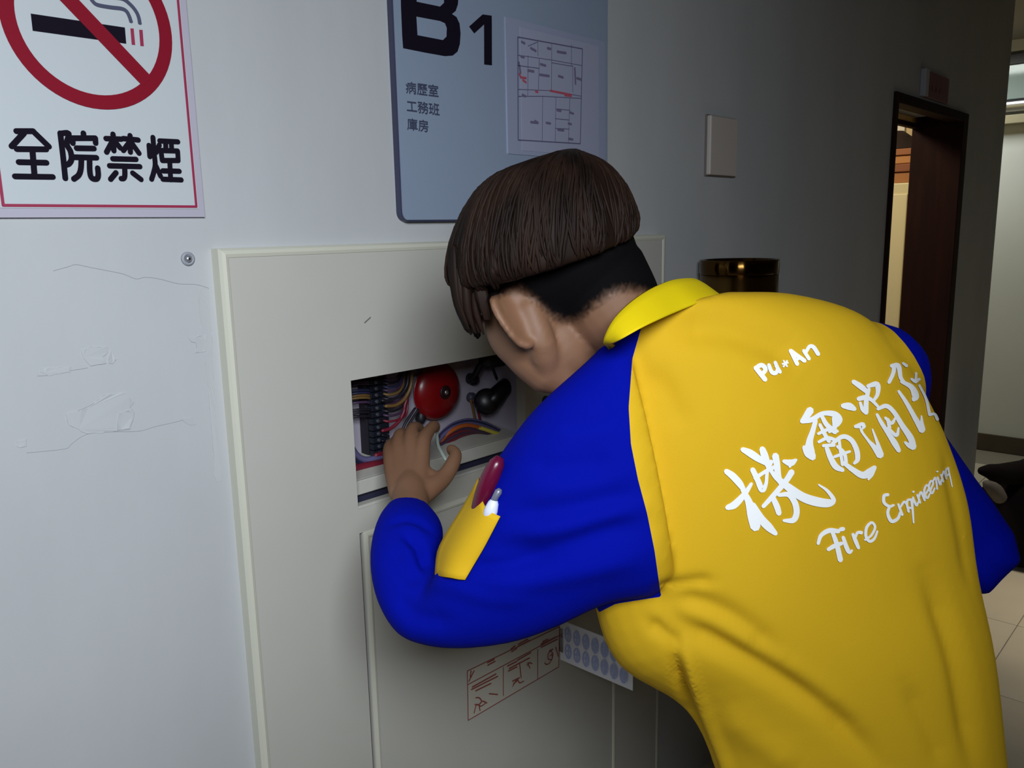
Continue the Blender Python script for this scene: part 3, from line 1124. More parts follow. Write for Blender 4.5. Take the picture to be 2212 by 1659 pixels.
meshobj('relay_body', V, Fc, m_dark, crl, True)

# wire bundle across the ledge
wb = empty('wire_bundle', ZB(1200, 800, .05), 'bundle of lilac, orange and red wires arching over the ledge', 'wires')
for k, (dy, c) in enumerate([(0, 'wire_lilac'), (14, 'wire_navy'), (30, 'wire_lilac')]):
    wire([(900, 850 + dy), (960, 785 + dy), (1050, 725 + dy), (1180, 695 + dy), (1320, 725 + dy), (1450, 785 + dy), (1530, 815 + dy)], 0.0042, c, WC[c], wb, .055 + .004 * k)
wire([(920, 880), (990, 810), (1080, 758), (1170, 740), (1270, 760)], 0.0042, 'wire_orange', WC['wire_orange'], wb, [.06, .065, .068, .068, .068])
wire([(1255, 757), (1340, 785), (1420, 812), (1490, 828)], 0.0042, 'wire_yellow', WC['wire_yellow'], wb, [.068, .068, .068, .065])
for k in range(4):
    wire([(900, 945 - 26 * k), (1010, 880 - 28 * k), (1120, 820 - 18 * k), (1250, 800 - 6 * k), (1400, 850 - 6 * k), (1480, 860 - 6 * k)], 0.0046, 'wire_red' if k % 2 == 0 else 'wire_plum', WC['wire_red' if k % 2 == 0 else 'wire_plum'], wb, .05 + .004 * k)
wire([(1490, 820), (1480, 870), (1470, 930), (1460, 980)], 0.0042, 'wire_green', WC['wire_green'], wb, .07)
lw = empty('loose_wires', ZB(280, 1080, .04), 'red and lilac wires lying along the ledge at lower left', 'wires')
wire([(140, 1125), (250, 1105), (410, 1075), (520, 1040)], 0.0068, 'wire_red', WC['wire_red'], lw, .06)
wire([(120, 940), (170, 1010), (240, 1050), (330, 1040), (430, 1015)], 0.006, 'wire_lilac', WC['wire_lilac'], lw, .05)
wire([(120, 1000), (180, 1060), (260, 1070), (420, 1040)], 0.005, 'wire_navy', WC['wire_navy'], lw, .045)
wire([(340, 1010), (390, 1000), (430, 990)], 0.005, 'wire_red', WC['wire_red'], lw, .05)

# instruction sticker on the lower door and the card that juts out
stk = empty('instruction_sticker', W(1109, 1450, T_C), 'clear sticker with red line diagrams on the lower cabinet door', 'sticker')


def z8(x, y):
    return W(760 + x / 2.765, 1200 + y / 2.765, T_C + 0.0016)


V, Fc = poly_flat([[(690, 690), (1240, 425), (1236, 665), (695, 985)]], lambda a, b: W(760 + a / 2.765, 1200 + b / 2.765, T_C + 0.0012))
meshobj('film', V, Fc, mat('sticker_film', (196, 190, 176), 0.35), stk)
m_rline = mat('red_line', (142, 66, 58), 0.7)
V, Fc = strokes_flat([[(690, 690), (1240, 425), (1236, 665), (695, 985), (690, 690)], [(692, 772), (1238, 480)], [(905, 668), (905, 836)], [(1110, 560), (1110, 735)]], 0.0021, z8, NW)
meshobj('frame_lines', V, Fc, m_rline, stk)
V, Fc = strokes_flat([[(712, 690), (708, 725)], [(700, 750), (730, 690)], [(950, 560), (975, 540)], [(955, 575), (985, 555)], [(990, 545), (1060, 508)], [(995, 530), (1050, 500)], [(810, 640), (850, 620)], [(812, 655), (855, 632)],
                      [(715, 800), (870, 722)], [(720, 785), (860, 708)], [(740, 808), (830, 764)], [(930, 660), (985, 632)], [(935, 690), (985, 665)], [(940, 675), (1060, 612)], [(990, 625), (1068, 580)], [(1130, 530), (1220, 487)], [(1130, 548), (1228, 500)],
                      [(1140, 515), (1170, 500)], [(960, 750), (1000, 730)], [(965, 765), (985, 750)], [(1180, 570), (1200, 560)]], 0.0032, z8, NW)
meshobj('caption_marks', V, Fc, m_rline, stk)
V, Fc = strokes_flat([cr([(740, 850), (760, 850), (775, 870), (760, 890), (735, 890)], 4), cr([(730, 940), (745, 890), (770, 900), (800, 880)], 4), [(820, 825), (870, 830)], cr([(765, 925), (760, 890), (780, 870), (805, 880)], 3),
                      [(1050, 640), (1062, 672)], cr([(1045, 655), (1060, 640), (1075, 645)], 3), cr([(960, 780), (985, 740), (1000, 760), (1025, 750)], 3), [(1000, 640), (1010, 730)],
                      cr([(1170, 590), (1185, 570), (1200, 590), (1190, 620), (1170, 615), (1170, 590)], 4), cr([(1180, 600), (1192, 590), (1195, 605)], 3), cr([(1150, 640), (1160, 650), (1180, 640), (1195, 615)], 3), [(1215, 545), (1230, 600)]], 0.0026, z8, NW)
meshobj('pictograms', V, Fc, m_rline, stk)

card = empty('hanging_card', (1.30, YF, CAMZ - .9), 'white card with blue grey print jutting out from the lower cabinet door', 'card')
m_card = mat('card_white', (236, 237, 248), 0.55)
cy0, cy1, cz0, cz1 = YF - .002, 0.8815, CAMZ - 0.9435, CAMZ - 0.8475
box('sheet', (1.30, cy1, cz0), (1.3025, cy0, cz1), m_card, card, bev=0.0005)
box('mount_clip', (1.2985, YF - .012, cz0 + .02), (1.304, YF + .0005, cz1 - .02), m_steel, card, bev=0.0008)
m_cprint = mat('card_print', (172, 182, 228), 0.7)


def zcd(u, v):
    return (1.2993, cy0 - .012 - u * (cy0 - cy1 - .02), cz0 + .008 + v * (cz1 - cz0 - .016))


ls = []
for i in range(7):
    u0, u1 = i / 7 + .02, i / 7 + .11
    for j in range(2):
        v0, v1 = j * .5 + .05, j * .5 + .45
        th = np.linspace(0, 2 * np.pi, 11)
        ls.append([((u0 + u1) / 2 + (u1 - u0) / 2 * np.cos(t), (v0 + v1) / 2 + (v1 - v0) / 2 * np.sin(t)) for t in th])
        ls.append([(u0 + .01, (v0 + v1) / 2), (u1 - .01, (v0 + v1) / 2 + .04)])
        ls.append([((u0 + u1) / 2, v0), ((u0 + u1) / 2 + .01, v1)])
V, Fc = strokes_flat(ls, 0.0042, zcd, (-1, 0, 0))
meshobj('faded_print', V, Fc, m_cprint, card)

# ------------------------------------------------------------------ cover plate, brass holder, sign over the door
q0, q1, q2 = W(1523, 249), W(1585, 258), W(1525, 378)
cp = empty('blank_cover_plate', ((q0[0] + q1[0]) / 2, YW, q2[2]), 'square blank grey cover plate on the dim wall above the brass holder', 'cover plate')
m_cp = mat('plate_grey', (196, 186, 178), 0.5)
box('plate', (q0[0] + .004, YW - .016, q2[2]), (q1[0] - .004, YW - .0005, q0[2]), m_cp, cp, bev=0.003)
box('rear_flange', (q0[0], YW - .005, q2[2] - .003), (q1[0], YW - .0004, q0[2] + .003), mat('flange_dark', (120, 112, 108), 0.6), cp, bev=0.001)
bz = W(1597, 560)
br = empty('brass_holder', (bz[0], YW, CAMZ - .36), 'polished dark brass drum on the wall behind the raised collar', 'wall holder')
m_br = mat('polished_brass', (120, 92, 48), 0.2, metal=1.0)
m_br2 = mat('polished_brass_band', (92, 66, 30), 0.16, metal=1.0)
for q_ in (m_br, m_br2):
    tg = q_.node_tree.nodes.new('ShaderNodeTangent')
    tg.direction_type = 'RADIAL'
    tg.axis = 'Z'
    pb_ = q_.node_tree.nodes['Principled BSDF']
    q_.node_tree.links.new(tg.outputs['Tangent'], pb_.inputs['Tangent'])
    pb_.inputs['Anisotropic'].default_value = 0.9
    pb_.inputs['Anisotropic Rotation'].default_value = 0.25
RBR = 0.098
byc = YW - RBR - 0.008
bq = P(1597, 560, 1)
dd = bq - ORG
bx = (dd / dd[1] * byc)[0]
tz = CAMZ + (dd / dd[1] * byc)[2]
V, Fc = lathe([(RBR * .96, -.32), (RBR * .985, -.318), (RBR * .985, -.035)], (bx, byc, tz), (0, 0, 1), 40)
meshobj('drum', V, Fc, m_br, br, True)
V, Fc = lathe([(RBR * .985, -.036), (RBR, -.034), (RBR, -.002), (RBR * .98, 0.0), (RBR * .9, -.001), (RBR * .88, -.02)], (bx, byc, tz), (0, 0, 1), 40)
meshobj('rim_band', V, Fc, m_br2, br, True)
box('wall_bracket', (bx - .03, byc + RBR * .9, tz - .25), (bx + .03, YW - .0004, tz - .08), m_br2, br, bev=.002)
# hanging direction sign over the door, edge-on to the corridor
q0, q1, q2 = W(1993, 150), W(2046, 168), W(1995, 215)
sg = empty('door_sign', (q0[0], YW, q2[2]), 'small dim reddish sign plate above the dark far doorway', 'sign')
box('plate', (q0[0] + .02, YW - .010, DZ1 + .012), (q1[0], YW - .0004, q0[2]), mat('sign_maroon', (122, 78, 84), 0.5), sg, bev=.002)
box('side_strip', (q0[0] - .02, YW - .022, DZ1 + .012), (q0[0] + .02, YW - .0004, q0[2]), mat('strip_grey', (176, 178, 188), 0.4), sg, bev=.002)
V, Fc = strokes_flat([[(q0[0] + .05 + .05 * k, DZ1 + .05), (q0[0] + .05 + .05 * k, q0[2] - .06)] for k in range(4)], 0.02, lambda x, z: (x, YW - .0108, z), NW)
meshobj('faint_marks', V, Fc, mat('sign_marks', (96, 44, 56), 0.6), sg)

# ------------------------------------------------------------------ things in the room behind the door


lx = LX0
a, b = DR(1922, 397, lx), DR(1975, 1000, lx)
box('door_panel', (lx - .008, DR(1963, 450, lx)[1] + .008, .15), (lx + .004, 1.78, DR(1930, 420, lx)[2]), mat('locker_panel', (222, 208, 160), 0.5), lk, bev=.003)
box('door_panel', (lx - .008, 1.86, .15), (lx + .004, 2.7, DR(1930, 420, lx)[2]), mat('locker_panel', (222, 208, 160), 0.5), lk, bev=.003)
V, Fc = tube([(lx - .02, 1.70, 1.15), (lx - .02, 1.70, 1.0)], 0.006, 8)
meshobj('pull', V, Fc, m_pull, lk, True)
zs = [DR(1930, y, lx)[2] for y in (396, 372, 354, 336, 321)]
for k in range(4):
    cb = box('carton', (lx + .02 - .01 * (k % 2), LY0 + .003 + .006 * (k % 2), zs[k] if k else LZ), (LX1 - .05, LY1 - .3, zs[k + 1] - .002),
             mat('carton_%d' % k, [(164, 106, 52), (134, 76, 40), (184, 124, 62), (150, 92, 46)][k], 0.7), bev=.004)
    tag(cb, ['lowest brown carton stacked on the cream locker behind the far door', 'dark brown carton second from the bottom on the cream locker',
             'light tan carton third from the bottom on the cream locker', 'topmost brown carton under the dark cap on the cream locker'][k], 'carton', 'cartons stacked on the locker')
hz = zs[4]
V, Fc = lathe([(0.17, 0), (0.175, .006), (0.12, .02), (0.09, .07), (0.05, .10), (0.001, .105)], (lx + .19, LY0 + .19, hz - .001), (0, 0, 1), 20)
hat = meshobj('dark_cap', V, Fc, mat('cap_felt', (40, 22, 16), 0.8), smooth=True)
tag(hat, 'dark domed cap on top of the brown cartons behind the door', 'cap')
nb = box('paper_notice', (4.885, DR(1953, 290, 4.885)[1], DR(1940, 330, 4.88)[2]), (4.899, DR(1953, 290, 4.885)[1] + .4, DR(1940, 262, 4.88)[2]), mat('notice_white', (232, 226, 206), 0.6))
tag(nb, 'white paper notice on the inner room wall above the cap', 'notice')

# ------------------------------------------------------------------ dark bag on the far floor
bg = empty('bin_bag', (4.42, 0.78, 0), 'slumped black bin bag on the pale floor beyond the right elbow', 'bag')
V, Fc = [], []
prof = [(0.0, .20), (.04, .25), (.14, .27), (.26, .25), (.36, .20), (.44, .13), (.48, .07), (.50, .035)]
nseg = 40
base = np.array([4.42, 0.70, 0.0])
for i, (h, r) in enumerate(prof):
    for k in range(nseg):
        a = 2 * np.pi * k / nseg
        rr = r * (1 + .07 * math.sin(5 * a + i * .8) + .05 * math.sin(9 * a - i) + .03 * rng.normal())
        V.append(base + [rr * math.cos(a), rr * math.sin(a) * 1.1, h + .0])
for i in range(len(prof) - 1):
    for k in range(nseg):
        a, b = i * nseg + k, i * nseg + (k + 1) % nseg
        Fc.append((a, b, b + nseg, a + nseg))
Fc.append(tuple(range(nseg - 1, -1, -1)))
Fc.append(tuple(range((len(prof) - 1) * nseg, len(prof) * nseg)))
m_bag = mat('bag_black', (11, 6, 7), 0.85, spec=0.12)
o = meshobj('sack', V, Fc, m_bag, bg, True)
s = o.modifiers.new('s', 'SUBSURF')
s.levels = s.render_levels = 1
V, Fc = tube([base + [0, 0, .44], P(2168, 1024, 3.78), P(2142, 1019, 3.72), P(2120, 1017, 3.68)], [.06, .05, .036, .018], 12, 3)
meshobj('tied_neck', V, Fc, m_bag, bg, True)
V, Fc = tube([P(2132, 1046, 3.62), P(2148, 1058, 3.64), P(2160, 1075, 3.68)], [.02, .032, .03], 12, 3)
meshobj('pale_bundle', V, Fc, mat('pale_cloth', (84, 78, 72), 0.8, var=.1), bg, True)

#PERSON#
# ------------------------------------------------------------------ the person
m_skin = mat('skin', (125, 89, 65), 0.6, var=0.05, vscale=14, sss=0.08)
m_yel = mat('yellow_cloth', (216, 172, 28), 0.8, var=0.025, vscale=5, bump=0.15, bscale=900, spec=0.2)
m_yel2 = mat('yellow_rib', (226, 198, 8), 0.75, bump=0.15, bscale=900, spec=0.2)
m_blue = mat('blue_cloth', (1, 14, 146), 0.85, var=0.03, vscale=6, bump=0.15, bscale=900, spec=0.06)
m_ptxt = mat('white_flex', (255, 255, 255), 0.45)
m_hair = mat('brown_hair', (31, 19, 13), 0.6, var=0.7, vscale=5, stretch=(5, 5, 0.7), spec=0.12)
m_hair2 = mat('black_hair', (7, 6, 8), 0.85, spec=0.08)


def camv(v):
    return M @ np.array(v, float)


def pnts(seq):
    return [P(a, b, c) for a, b, c, *_ in seq]


# ---- garment: torso and two sleeves made as one surface, then parted along the raglan seams
TR = [((1655, 2080, 1.17), (2200, 2060, 1.26), .115, .12), ((1605, 1860, 1.13), (2165, 1850, 1.22), .115, .12), ((1562, 1665, 1.10), (2140, 1650, 1.20), .115, .12),
      ((1492, 1530, 1.06), (2119, 1430, 1.17), .115, .12), ((1345, 1438, 1.03), (2088, 1250, 1.15), .115, .12), ((1290, 1310, 1.02), (2064, 1095, 1.14), .12, .12),
      ((1285, 1160, 1.01), (2020, 968, 1.13), .12, .12), ((1300, 1000, 1.0), (1970, 866, 1.12), .115, .115), ((1312, 872, .99), (1908, 758, 1.11), .105, .10),
      ((1312, 785, .98), (1828, 680, 1.09), .088, .08), ((1300, 728, .98), (1690, 639, 1.06), .074, .06), ((1318, 688, .98), (1552, 635, 1.03), .064, .05)]
torso = loft([ring(a, b, bk, fr, 40, 0.92) for a, b, bk, fr in TR], 4)
SR = [((1332, 698, 1.0), (1450, 1262, .99), .086, .08), ((1288, 760, .975), (1418, 1284, .97), .077, .08), ((1160, 878, .97), (1310, 1300, .98), .075, .08), ((1085, 975, .985), (1200, 1350, .995), .07, .07),
      ((1030, 1060, 1.0), (1110, 1382, 1.005), .064, .064), ((975, 1150, 1.02), (1010, 1397, 1.015), .058, .058), ((944, 1222, 1.04), (930, 1394, 1.028), .055, .055),
      ((940, 1236, 1.055), (862, 1368, 1.045), .054, .054), ((944, 1222, 1.075), (818, 1305, 1.06), .053, .053), ((950, 1192, 1.105), (801, 1232, 1.095), .051, .051),
      ((958, 1158, 1.14), (803, 1170, 1.13), .048, .05), ((952, 1130, 1.175), (818, 1122, 1.17), .043, .046), ((930, 1102, 1.215), (838, 1098, 1.215), .034, .04)]


def ring2(L, R, back, front, nc, n=30, p=1.0):
    a, b = P(*L), P(*R)
    c = (a + b) / 2
    h = (b - a) / 2
    N = camv(nc)
    N = N - h * (N @ h) / (h @ h)
    N /= np.linalg.norm(N)
    out = []
    for t in np.linspace(0, 2 * np.pi, n, endpoint=False):
        cs, sn = np.cos(t), np.sin(t)
        cs = np.sign(cs) * abs(cs) ** p
        sn = np.sign(sn) * abs(sn) ** p
        out.append(c + h * cs + N * sn * (back if sn > 0 else front))
    return out


NC = [(0, 0, -1)] * 9 + [(0, -.25, -1), (0, -.5, -1), (0, -.65, -.9), (0, -.75, -.8)]
sleeve_l = loft([ring2(a, b, bk, fr, nc, 30, .95) for (a, b, bk, fr), nc in zip(SR, NC)], 4)
RA = [(1840, 800, 1.09, .07), (1909, 806, 1.13, .0595), (1926, 905, 1.21, .053), (2018, 1050, 1.28, .056), (2082, 1140, 1.30, .057), (2106, 1206, 1.30, .057)]
elbow_r = P(2102, 1240, 1.30)
wrist_r = np.array([1.27, 0.56, CAMZ - .42])
ra_pts = pnts(RA) + [elbow_r * .6 + wrist_r * .4 + np.array([0, 0, -.01]), wrist_r * .86 + elbow_r * .14]
ra_rad = [r[3] for r in RA] + [.047, .036]
sleeve_r = tube(ra_pts, ra_rad, 20, 4)
VS, TS = remesh([torso, sleeve_l, sleeve_r], 0.005, 7)

# cloth folds: (image path, width px, depth m; negative = groove)
FOLDS = [([(1432, 1292), (1520, 1305), (1600, 1345), (1690, 1420)], 24, -.010), ([(1430, 1300), (1480, 1355), (1560, 1395), (1680, 1460), (1800, 1545), (1900, 1659)], 26, -.013),
         ([(1560, 1330), (1640, 1400), (1760, 1490), (1850, 1570)], 30, .006), ([(1400, 1340), (1440, 1375), (1480, 1400)], 16, -.007),
         ([(1478, 1395), (1500, 1480), (1535, 1570), (1570, 1659), (1600, 1760)], 14, .008), ([(1455, 1410), (1475, 1490), (1510, 1580), (1545, 1659)], 14, -.012),
         ([(1425, 1272), (1500, 1258), (1545, 1258)], 14, -.006), ([(2000, 1240), (2035, 1330), (2065, 1430), (2085, 1540), (2105, 1659)], 22, -.010),
         ([(2045, 980), (2062, 1060), (2085, 1180), (2095, 1260)], 16, -.006), ([(1960, 1480), (2010, 1580), (2040, 1659)], 22, -.005),
         ([(1440, 712), (1560, 712), (1670, 745), (1740, 800)], 38, -.011), ([(1390, 800), (1440, 850), (1480, 930)], 30, -.004),
         ([(1560, 1540), (1640, 1600), (1720, 1659)], 34, .006),
         ([(1090, 1110), (1180, 1105), (1290, 1085), (1395, 1060)], 26, -.007), ([(1060, 1190), (1180, 1190), (1300, 1150), (1405, 1130)], 28, -.008), ([(1100, 1150), (1230, 1140), (1380, 1095)], 24, .005),
         ([(1010, 1248), (1120, 1258), (1250, 1235), (1400, 1200)], 26, .006), ([(1000, 1225), (1100, 1222), (1200, 1200)], 16, -.006),
         ([(1130, 1000), (1220, 1010), (1330, 1000)], 30, -.005), ([(1180, 930), (1270, 930), (1350, 920)], 26, .004),
         ([(838, 1135), (872, 1122), (905, 1128), (935, 1150)], 7, -.005), ([(868, 1150), (900, 1175), (912, 1205), (925, 1235)], 12, -.010), ([(848, 1180), (870, 1230), (905, 1265)], 18, -.004),
         ([(900, 1272), (960, 1262), (1050, 1290), (1150, 1295)], 20, .004), ([(850, 1280), (900, 1330), (980, 1345)], 22, -.005)]
for _ in range(1):
    Q = proj(VS)
    Nn = vnormals(VS, TS)
    vd = VS - ORG
    vd /= np.linalg.norm(vd, axis=1)[:, None]
    facing = np.clip(-(Nn * vd).sum(1) * 3, 0, 1)
    D = np.zeros(len(VS))
    for path, w, amp in FOLDS:
        d, t = polydist(Q[:, :2], cr(np.array(path, float), 4))
        fade = np.clip(np.minimum(t, 1 - t) * 5, 0, 1)
        D += amp * np.exp(-(d / w) ** 2) * (0.25 + 0.75 * fade)
    VS = VS + Nn * (D * facing)[:, None]
Q = proj(VS)

SEAM_L = [(1400, 600), (1392, 690), (1384, 712), (1366, 775), (1358, 880), (1363, 960), (1378, 1035), (1398, 1110), (1414, 1190), (1427, 1282), (1440, 1330)]
axis_l = np.array([(P(*a) + P(*b)) / 2 for a, b, _, _ in SR])
rad_l = np.array([np.linalg.norm(P(*a) - P(*b)) / 2 for a, b, _, _ in SR])
da, ta = polydist(VS, axis_l)
seg = np.concatenate([[0], np.cumsum(np.linalg.norm(np.diff(axis_l, axis=0), axis=1))])
ra_ = np.interp(ta, seg / seg[-1], rad_l)
sl_ = np.array(SEAM_L, float)
sx_ = np.interp(Q[:, 1], sl_[:, 1], sl_[:, 0])
s1 = (sx_ - Q[:, 0]) / F
# below the armpit only the arm itself is blue
lowline = np.interp(Q[:, 0], [900, 1250, 1330, 1430], [1420, 1336, 1297, 1283])
s_arm = np.minimum(ra_ * 1.22 - da, (lowline + np.interp(Q[:, 0], [1205, 1245, 1300, 1400], [70, 9, 8, 6]) - Q[:, 1]) / F)
sL = np.minimum(s1, s_arm)
SEAM_R = [(1880, 640), (1893, 695), (1935, 745), (1962, 785), (1985, 830), (2004, 865), (2030, 912), (2056, 968), (2082, 1040), (2100, 1100), (2114, 1180), (2124, 1260), (2140, 1350)]
axis_r = np.array(ra_pts)
db, tb = polydist(VS, axis_r)
segr = np.concatenate([[0], np.cumsum(np.linalg.norm(np.diff(axis_r, axis=0), axis=1))])
rr_ = np.interp(tb, segr / segr[-1], np.array(ra_rad))
sR = rr_ * 1.14 - db
# torso membership: distance outside the torso's own shell keeps the back yellow
bv_t = BVHTree.FromPolygons([Vector(v) for v in torso[0]], torso[1])
td = np.array([bv_t.find_nearest(Vector(v))[3] if r > -0.02 else 0 for v, r in zip(VS, sR)])
sR = np.minimum(sR + .004, td - 0.010)
n0 = len(VS)
V1, Ta, Tb = cut(VS, TS, sL)
sR2 = np.concatenate([sR, np.full(len(V1) - n0, -1.0)])
V2, Tr, Ty = cut(V1, Tb, sR2)

hipc = (P(*TR[0][0]) + P(*TR[0][1])) / 2
person = empty('person', (hipc[0], hipc[1], 0.0),
               'person in a yellow and blue work shirt bending to the open cabinet, back turned', 'person')
shirt = fastobj('shirt', V2, Ty, m_yel, person)
slv = fastobj('sleeve', V1, Ta, m_blue, person)
slv['label'] = 'blue left sleeve bent at the elbow'
slr = fastobj('sleeve', V2, Tr, m_blue, person)
slr['label'] = 'blue right sleeve beyond the back'
BV = BVHTree.FromPolygons([Vector(v) for v in V2], [tuple(map(int, t)) for t in np.vstack([Ty, Tr, Ta])])


def on_cloth(px, py, off=0.0012):
    d = Vector(ray(px, py)).normalized()
    h = BV.ray_cast(Vector(ORG), d)
    if h[0] is None:
        return None
    n = h[1] if h[1].dot(d) < 0 else -h[1]
    return np.array(h[0] + n * off - d * 0.0004), np.array(n)


def onc(px, py, off=0.0012):
    r = on_cloth(px, py, off)
    if r is None:
        near = BV.find_nearest(Vector(P(px, py, 1.12)))
        return np.array(near[0] + near[1] * off)
    return r[0]


# raised seams (piping lines) of the raglan
def seam_tube(path, r, material, parent, name, off=0.0):
    pts = [onc(x, y, off) for x, y in cr(np.array(path, float), 3)]
    V, Fc = tube(pts, r, 6)
    return meshobj(name, V, Fc, material, parent, True)


# ---- print on the back
def cloth_strokes(lines, x0, y0, s):
    """lines: lists of (x, y, w) in zoomed source coords -> ribbons lying on the cloth"""
    V, Fc = [], []
    for ln in lines:
        p = cr(np.array(ln, float), 6)
        p = np.column_stack([x0 + p[:, 0] / s, y0 + p[:, 1] / s, np.maximum(p[:, 2] / s * 1.22, 1.6)])
        t = np.gradient(p[:, :2], axis=0)
        t /= np.linalg.norm(t, axis=1)[:, None] + 1e-9
        # rounded ends
        e0, e1 = p[0].copy(), p[-1].copy()
        e0[:2] -= t[0] * p[0, 2] * .38
        e0[2] *= .45
        e1[:2] += t[-1] * p[-1, 2] * .38
        e1[2] *= .45
        p = np.vstack([e0, p, e1])
        t = np.vstack([t[0], t, t[-1]])
        nrm = np.column_stack([-t[:, 1], t[:, 0]])
        q0 = len(V)
        for (x, y, w), nn in zip(p, nrm):
            for k in (-.5, -.17, .17, .5):
                V.append(onc(x + nn[0] * w * k, y + nn[1] * w * k, 0.0013 + 0.00002 * (len(V) % 7)))
        for i in range(len(p) - 1):
            for k in range(3):
                a = q0 + i * 4 + k
                Fc.append((a, a + 1, a + 5, a + 4))
    return V, Fc


Z7 = (1500, 700, 2.7655)
BR = {
    'ji': [[(188, 878, 26), (225, 905, 34), (265, 948, 34), (290, 985, 24)], [(195, 1095, 26), (240, 1075, 36), (300, 1010, 26), (338, 952, 16)], [(285, 985, 22), (322, 1060, 36), (345, 1140, 52), (362, 1210, 50)],
           [(350, 1075, 20), (395, 1160, 38), (440, 1210, 40), (482, 1250, 22)], [(285, 748, 24), (330, 770, 36), (375, 800, 34), (432, 835, 22)], [(402, 745, 30), (418, 790, 36), (442, 860, 24)],
           [(345, 868, 26), (375, 930, 28), (402, 990, 28), (425, 950, 18), (432, 880, 18), (455, 820, 22)], [(480, 785, 34), (490, 840, 32), (500, 920, 30), (530, 965, 26)], [(440, 850, 18), (475, 905, 22), (505, 935, 26)],
           [(360, 920, 20), (420, 880, 18), (480, 850, 20)], [(500, 925, 26), (560, 975, 38), (640, 1030, 44), (720, 1058, 46), (795, 1068, 40), (826, 1048, 24), (790, 995, 16), (738, 958, 8)], [(530, 818, 18), (572, 828, 34), (604, 810, 14)], [(572, 826, 26), (566, 852, 12)],
           [(578, 882, 30), (540, 940, 28), (480, 1010, 26), (408, 1088, 20)], [(468, 1040, 26), (490, 1090, 30), (502, 1130, 26)], [(500, 1020, 18), (560, 1018, 26), (598, 1070, 30), (606, 1130, 30), (585, 1170, 28), (530, 1172, 14)]],
    'dian': [[(638, 582, 22), (668, 545, 34), (688, 515, 38)], [(640, 582, 20), (700, 570, 26), (760, 535, 22), (830, 538, 30), (862, 570, 30), (850, 606, 16)], [(720, 575, 22), (702, 640, 26), (684, 700, 34), (684, 760, 50), (702, 795, 36)], [(652, 735, 22), (672, 775, 30), (700, 800, 20)],
             [(756, 548, 18), (785, 600, 24), (836, 645, 24)], [(832, 560, 26), (832, 620, 24), (800, 645, 12)], [(735, 655, 14), (800, 628, 18), (850, 640, 16)], [(738, 704, 14), (790, 680, 18), (835, 690, 16)], [(765, 726, 16), (830, 722, 18)], [(786, 740, 22), (810, 800, 28), (840, 850, 30), (882, 872, 20)],
             [(820, 712, 18), (880, 672, 22), (930, 690, 24), (962, 745, 26), (970, 805, 24), (950, 832, 14)], [(850, 730, 16), (890, 770, 18), (902, 825, 18)], [(832, 792, 14), (880, 775, 16), (925, 760, 12)], [(860, 690, 14), (868, 760, 16), (880, 840, 16)],
             [(888, 828, 20), (940, 868, 26), (1000, 902, 34), (1045, 882, 38), (1072, 855, 22)], [(1058, 868, 34), (1048, 900, 26), (1034, 928, 10)], [(745, 600, 16), (775, 660, 20), (800, 700, 20)]],
    'xiao': [[(882, 488, 24), (920, 492, 36), (952, 508, 22)], [(955, 612, 16), (1000, 606, 32), (992, 635, 14), (1030, 690, 14), (1065, 730, 24), (1105, 782, 38)], [(1106, 780, 34), (1090, 715, 18), (1058, 628, 8)], [(945, 345, 22), (990, 375, 28), (1030, 410, 20)],
             [(1030, 372, 18), (1085, 362, 28), (1088, 420, 20), (1062, 462, 14)], [(1038, 388, 16), (1022, 450, 24), (1020, 530, 24)], [(975, 448, 22), (1015, 440, 24), (1050, 452, 18), (1092, 494, 14)], [(985, 470, 14), (1000, 510, 20), (1022, 530, 20)],
             [(1085, 540, 14), (1112, 590, 20), (1150, 650, 22), (1190, 710, 30), (1216, 756, 22)], [(1090, 508, 16), (1140, 490, 22), (1185, 525, 22), (1235, 605, 26), (1285, 680, 32), (1303, 735, 30)], [(1302, 738, 26), (1275, 725, 22), (1252, 706, 12)], [(1135, 560, 14), (1172, 592, 18), (1195, 560, 10)], [(1150, 618, 12), (1200, 665, 18), (1214, 620, 10)], [(1150, 570, 18), (1160, 620, 18)]],
    'fang': [[(1188, 252, 22), (1180, 300, 20), (1156, 350, 18)], [(1170, 252, 18), (1212, 252, 24), (1226, 320, 20), (1252, 355, 14)], [(1230, 345, 16), (1290, 378, 26), (1314, 430, 36), (1304, 452, 24)], [(1214, 402, 14), (1260, 470, 20), (1308, 555, 24), (1354, 635, 32)], [(1356, 632, 30), (1352, 590, 18), (1350, 550, 8)],
             [(1240, 236, 12), (1262, 252, 16)], [(1290, 330, 12), (1315, 345, 16), (1338, 330, 14)], [(1318, 295, 12), (1316, 350, 14)], [(1338, 368, 12), (1378, 450, 14), (1398, 540, 16)], [(1396, 545, 12), (1428, 540, 14), (1446, 572, 16)], [(1296, 385, 12), (1330, 430, 10)]],
}
for ls in BR.values():
    V, Fc = cloth_strokes(ls, *Z7)
    o = meshobj('lettering', V, Fc, m_ptxt, shirt, True)
FIRE = [[(735, 1310, 16), (752, 1262, 20), (800, 1232, 24), (856, 1236, 22)], [(818, 1235, 18), (845, 1310, 24), (868, 1408, 26)], [(795, 1345, 18), (830, 1325, 22), (876, 1308, 18)],
        [(884, 1272, 18), (902, 1326, 22), (920, 1360, 20), (938, 1350, 10)], [(868, 1225, 20), (886, 1222, 20)], [(942, 1254, 16), (960, 1298, 20), (976, 1336, 16)], [(954, 1284, 12), (968, 1246, 14), (994, 1244, 18)],
        [(1014, 1288, 10), (1052, 1260, 12), (1074, 1212, 13), (1054, 1184, 13), (1024, 1214, 15), (1020, 1266, 15), (1042, 1296, 15), (1070, 1280, 13), (1088, 1236, 10)]]
V, Fc = cloth_strokes(FIRE, *Z7)
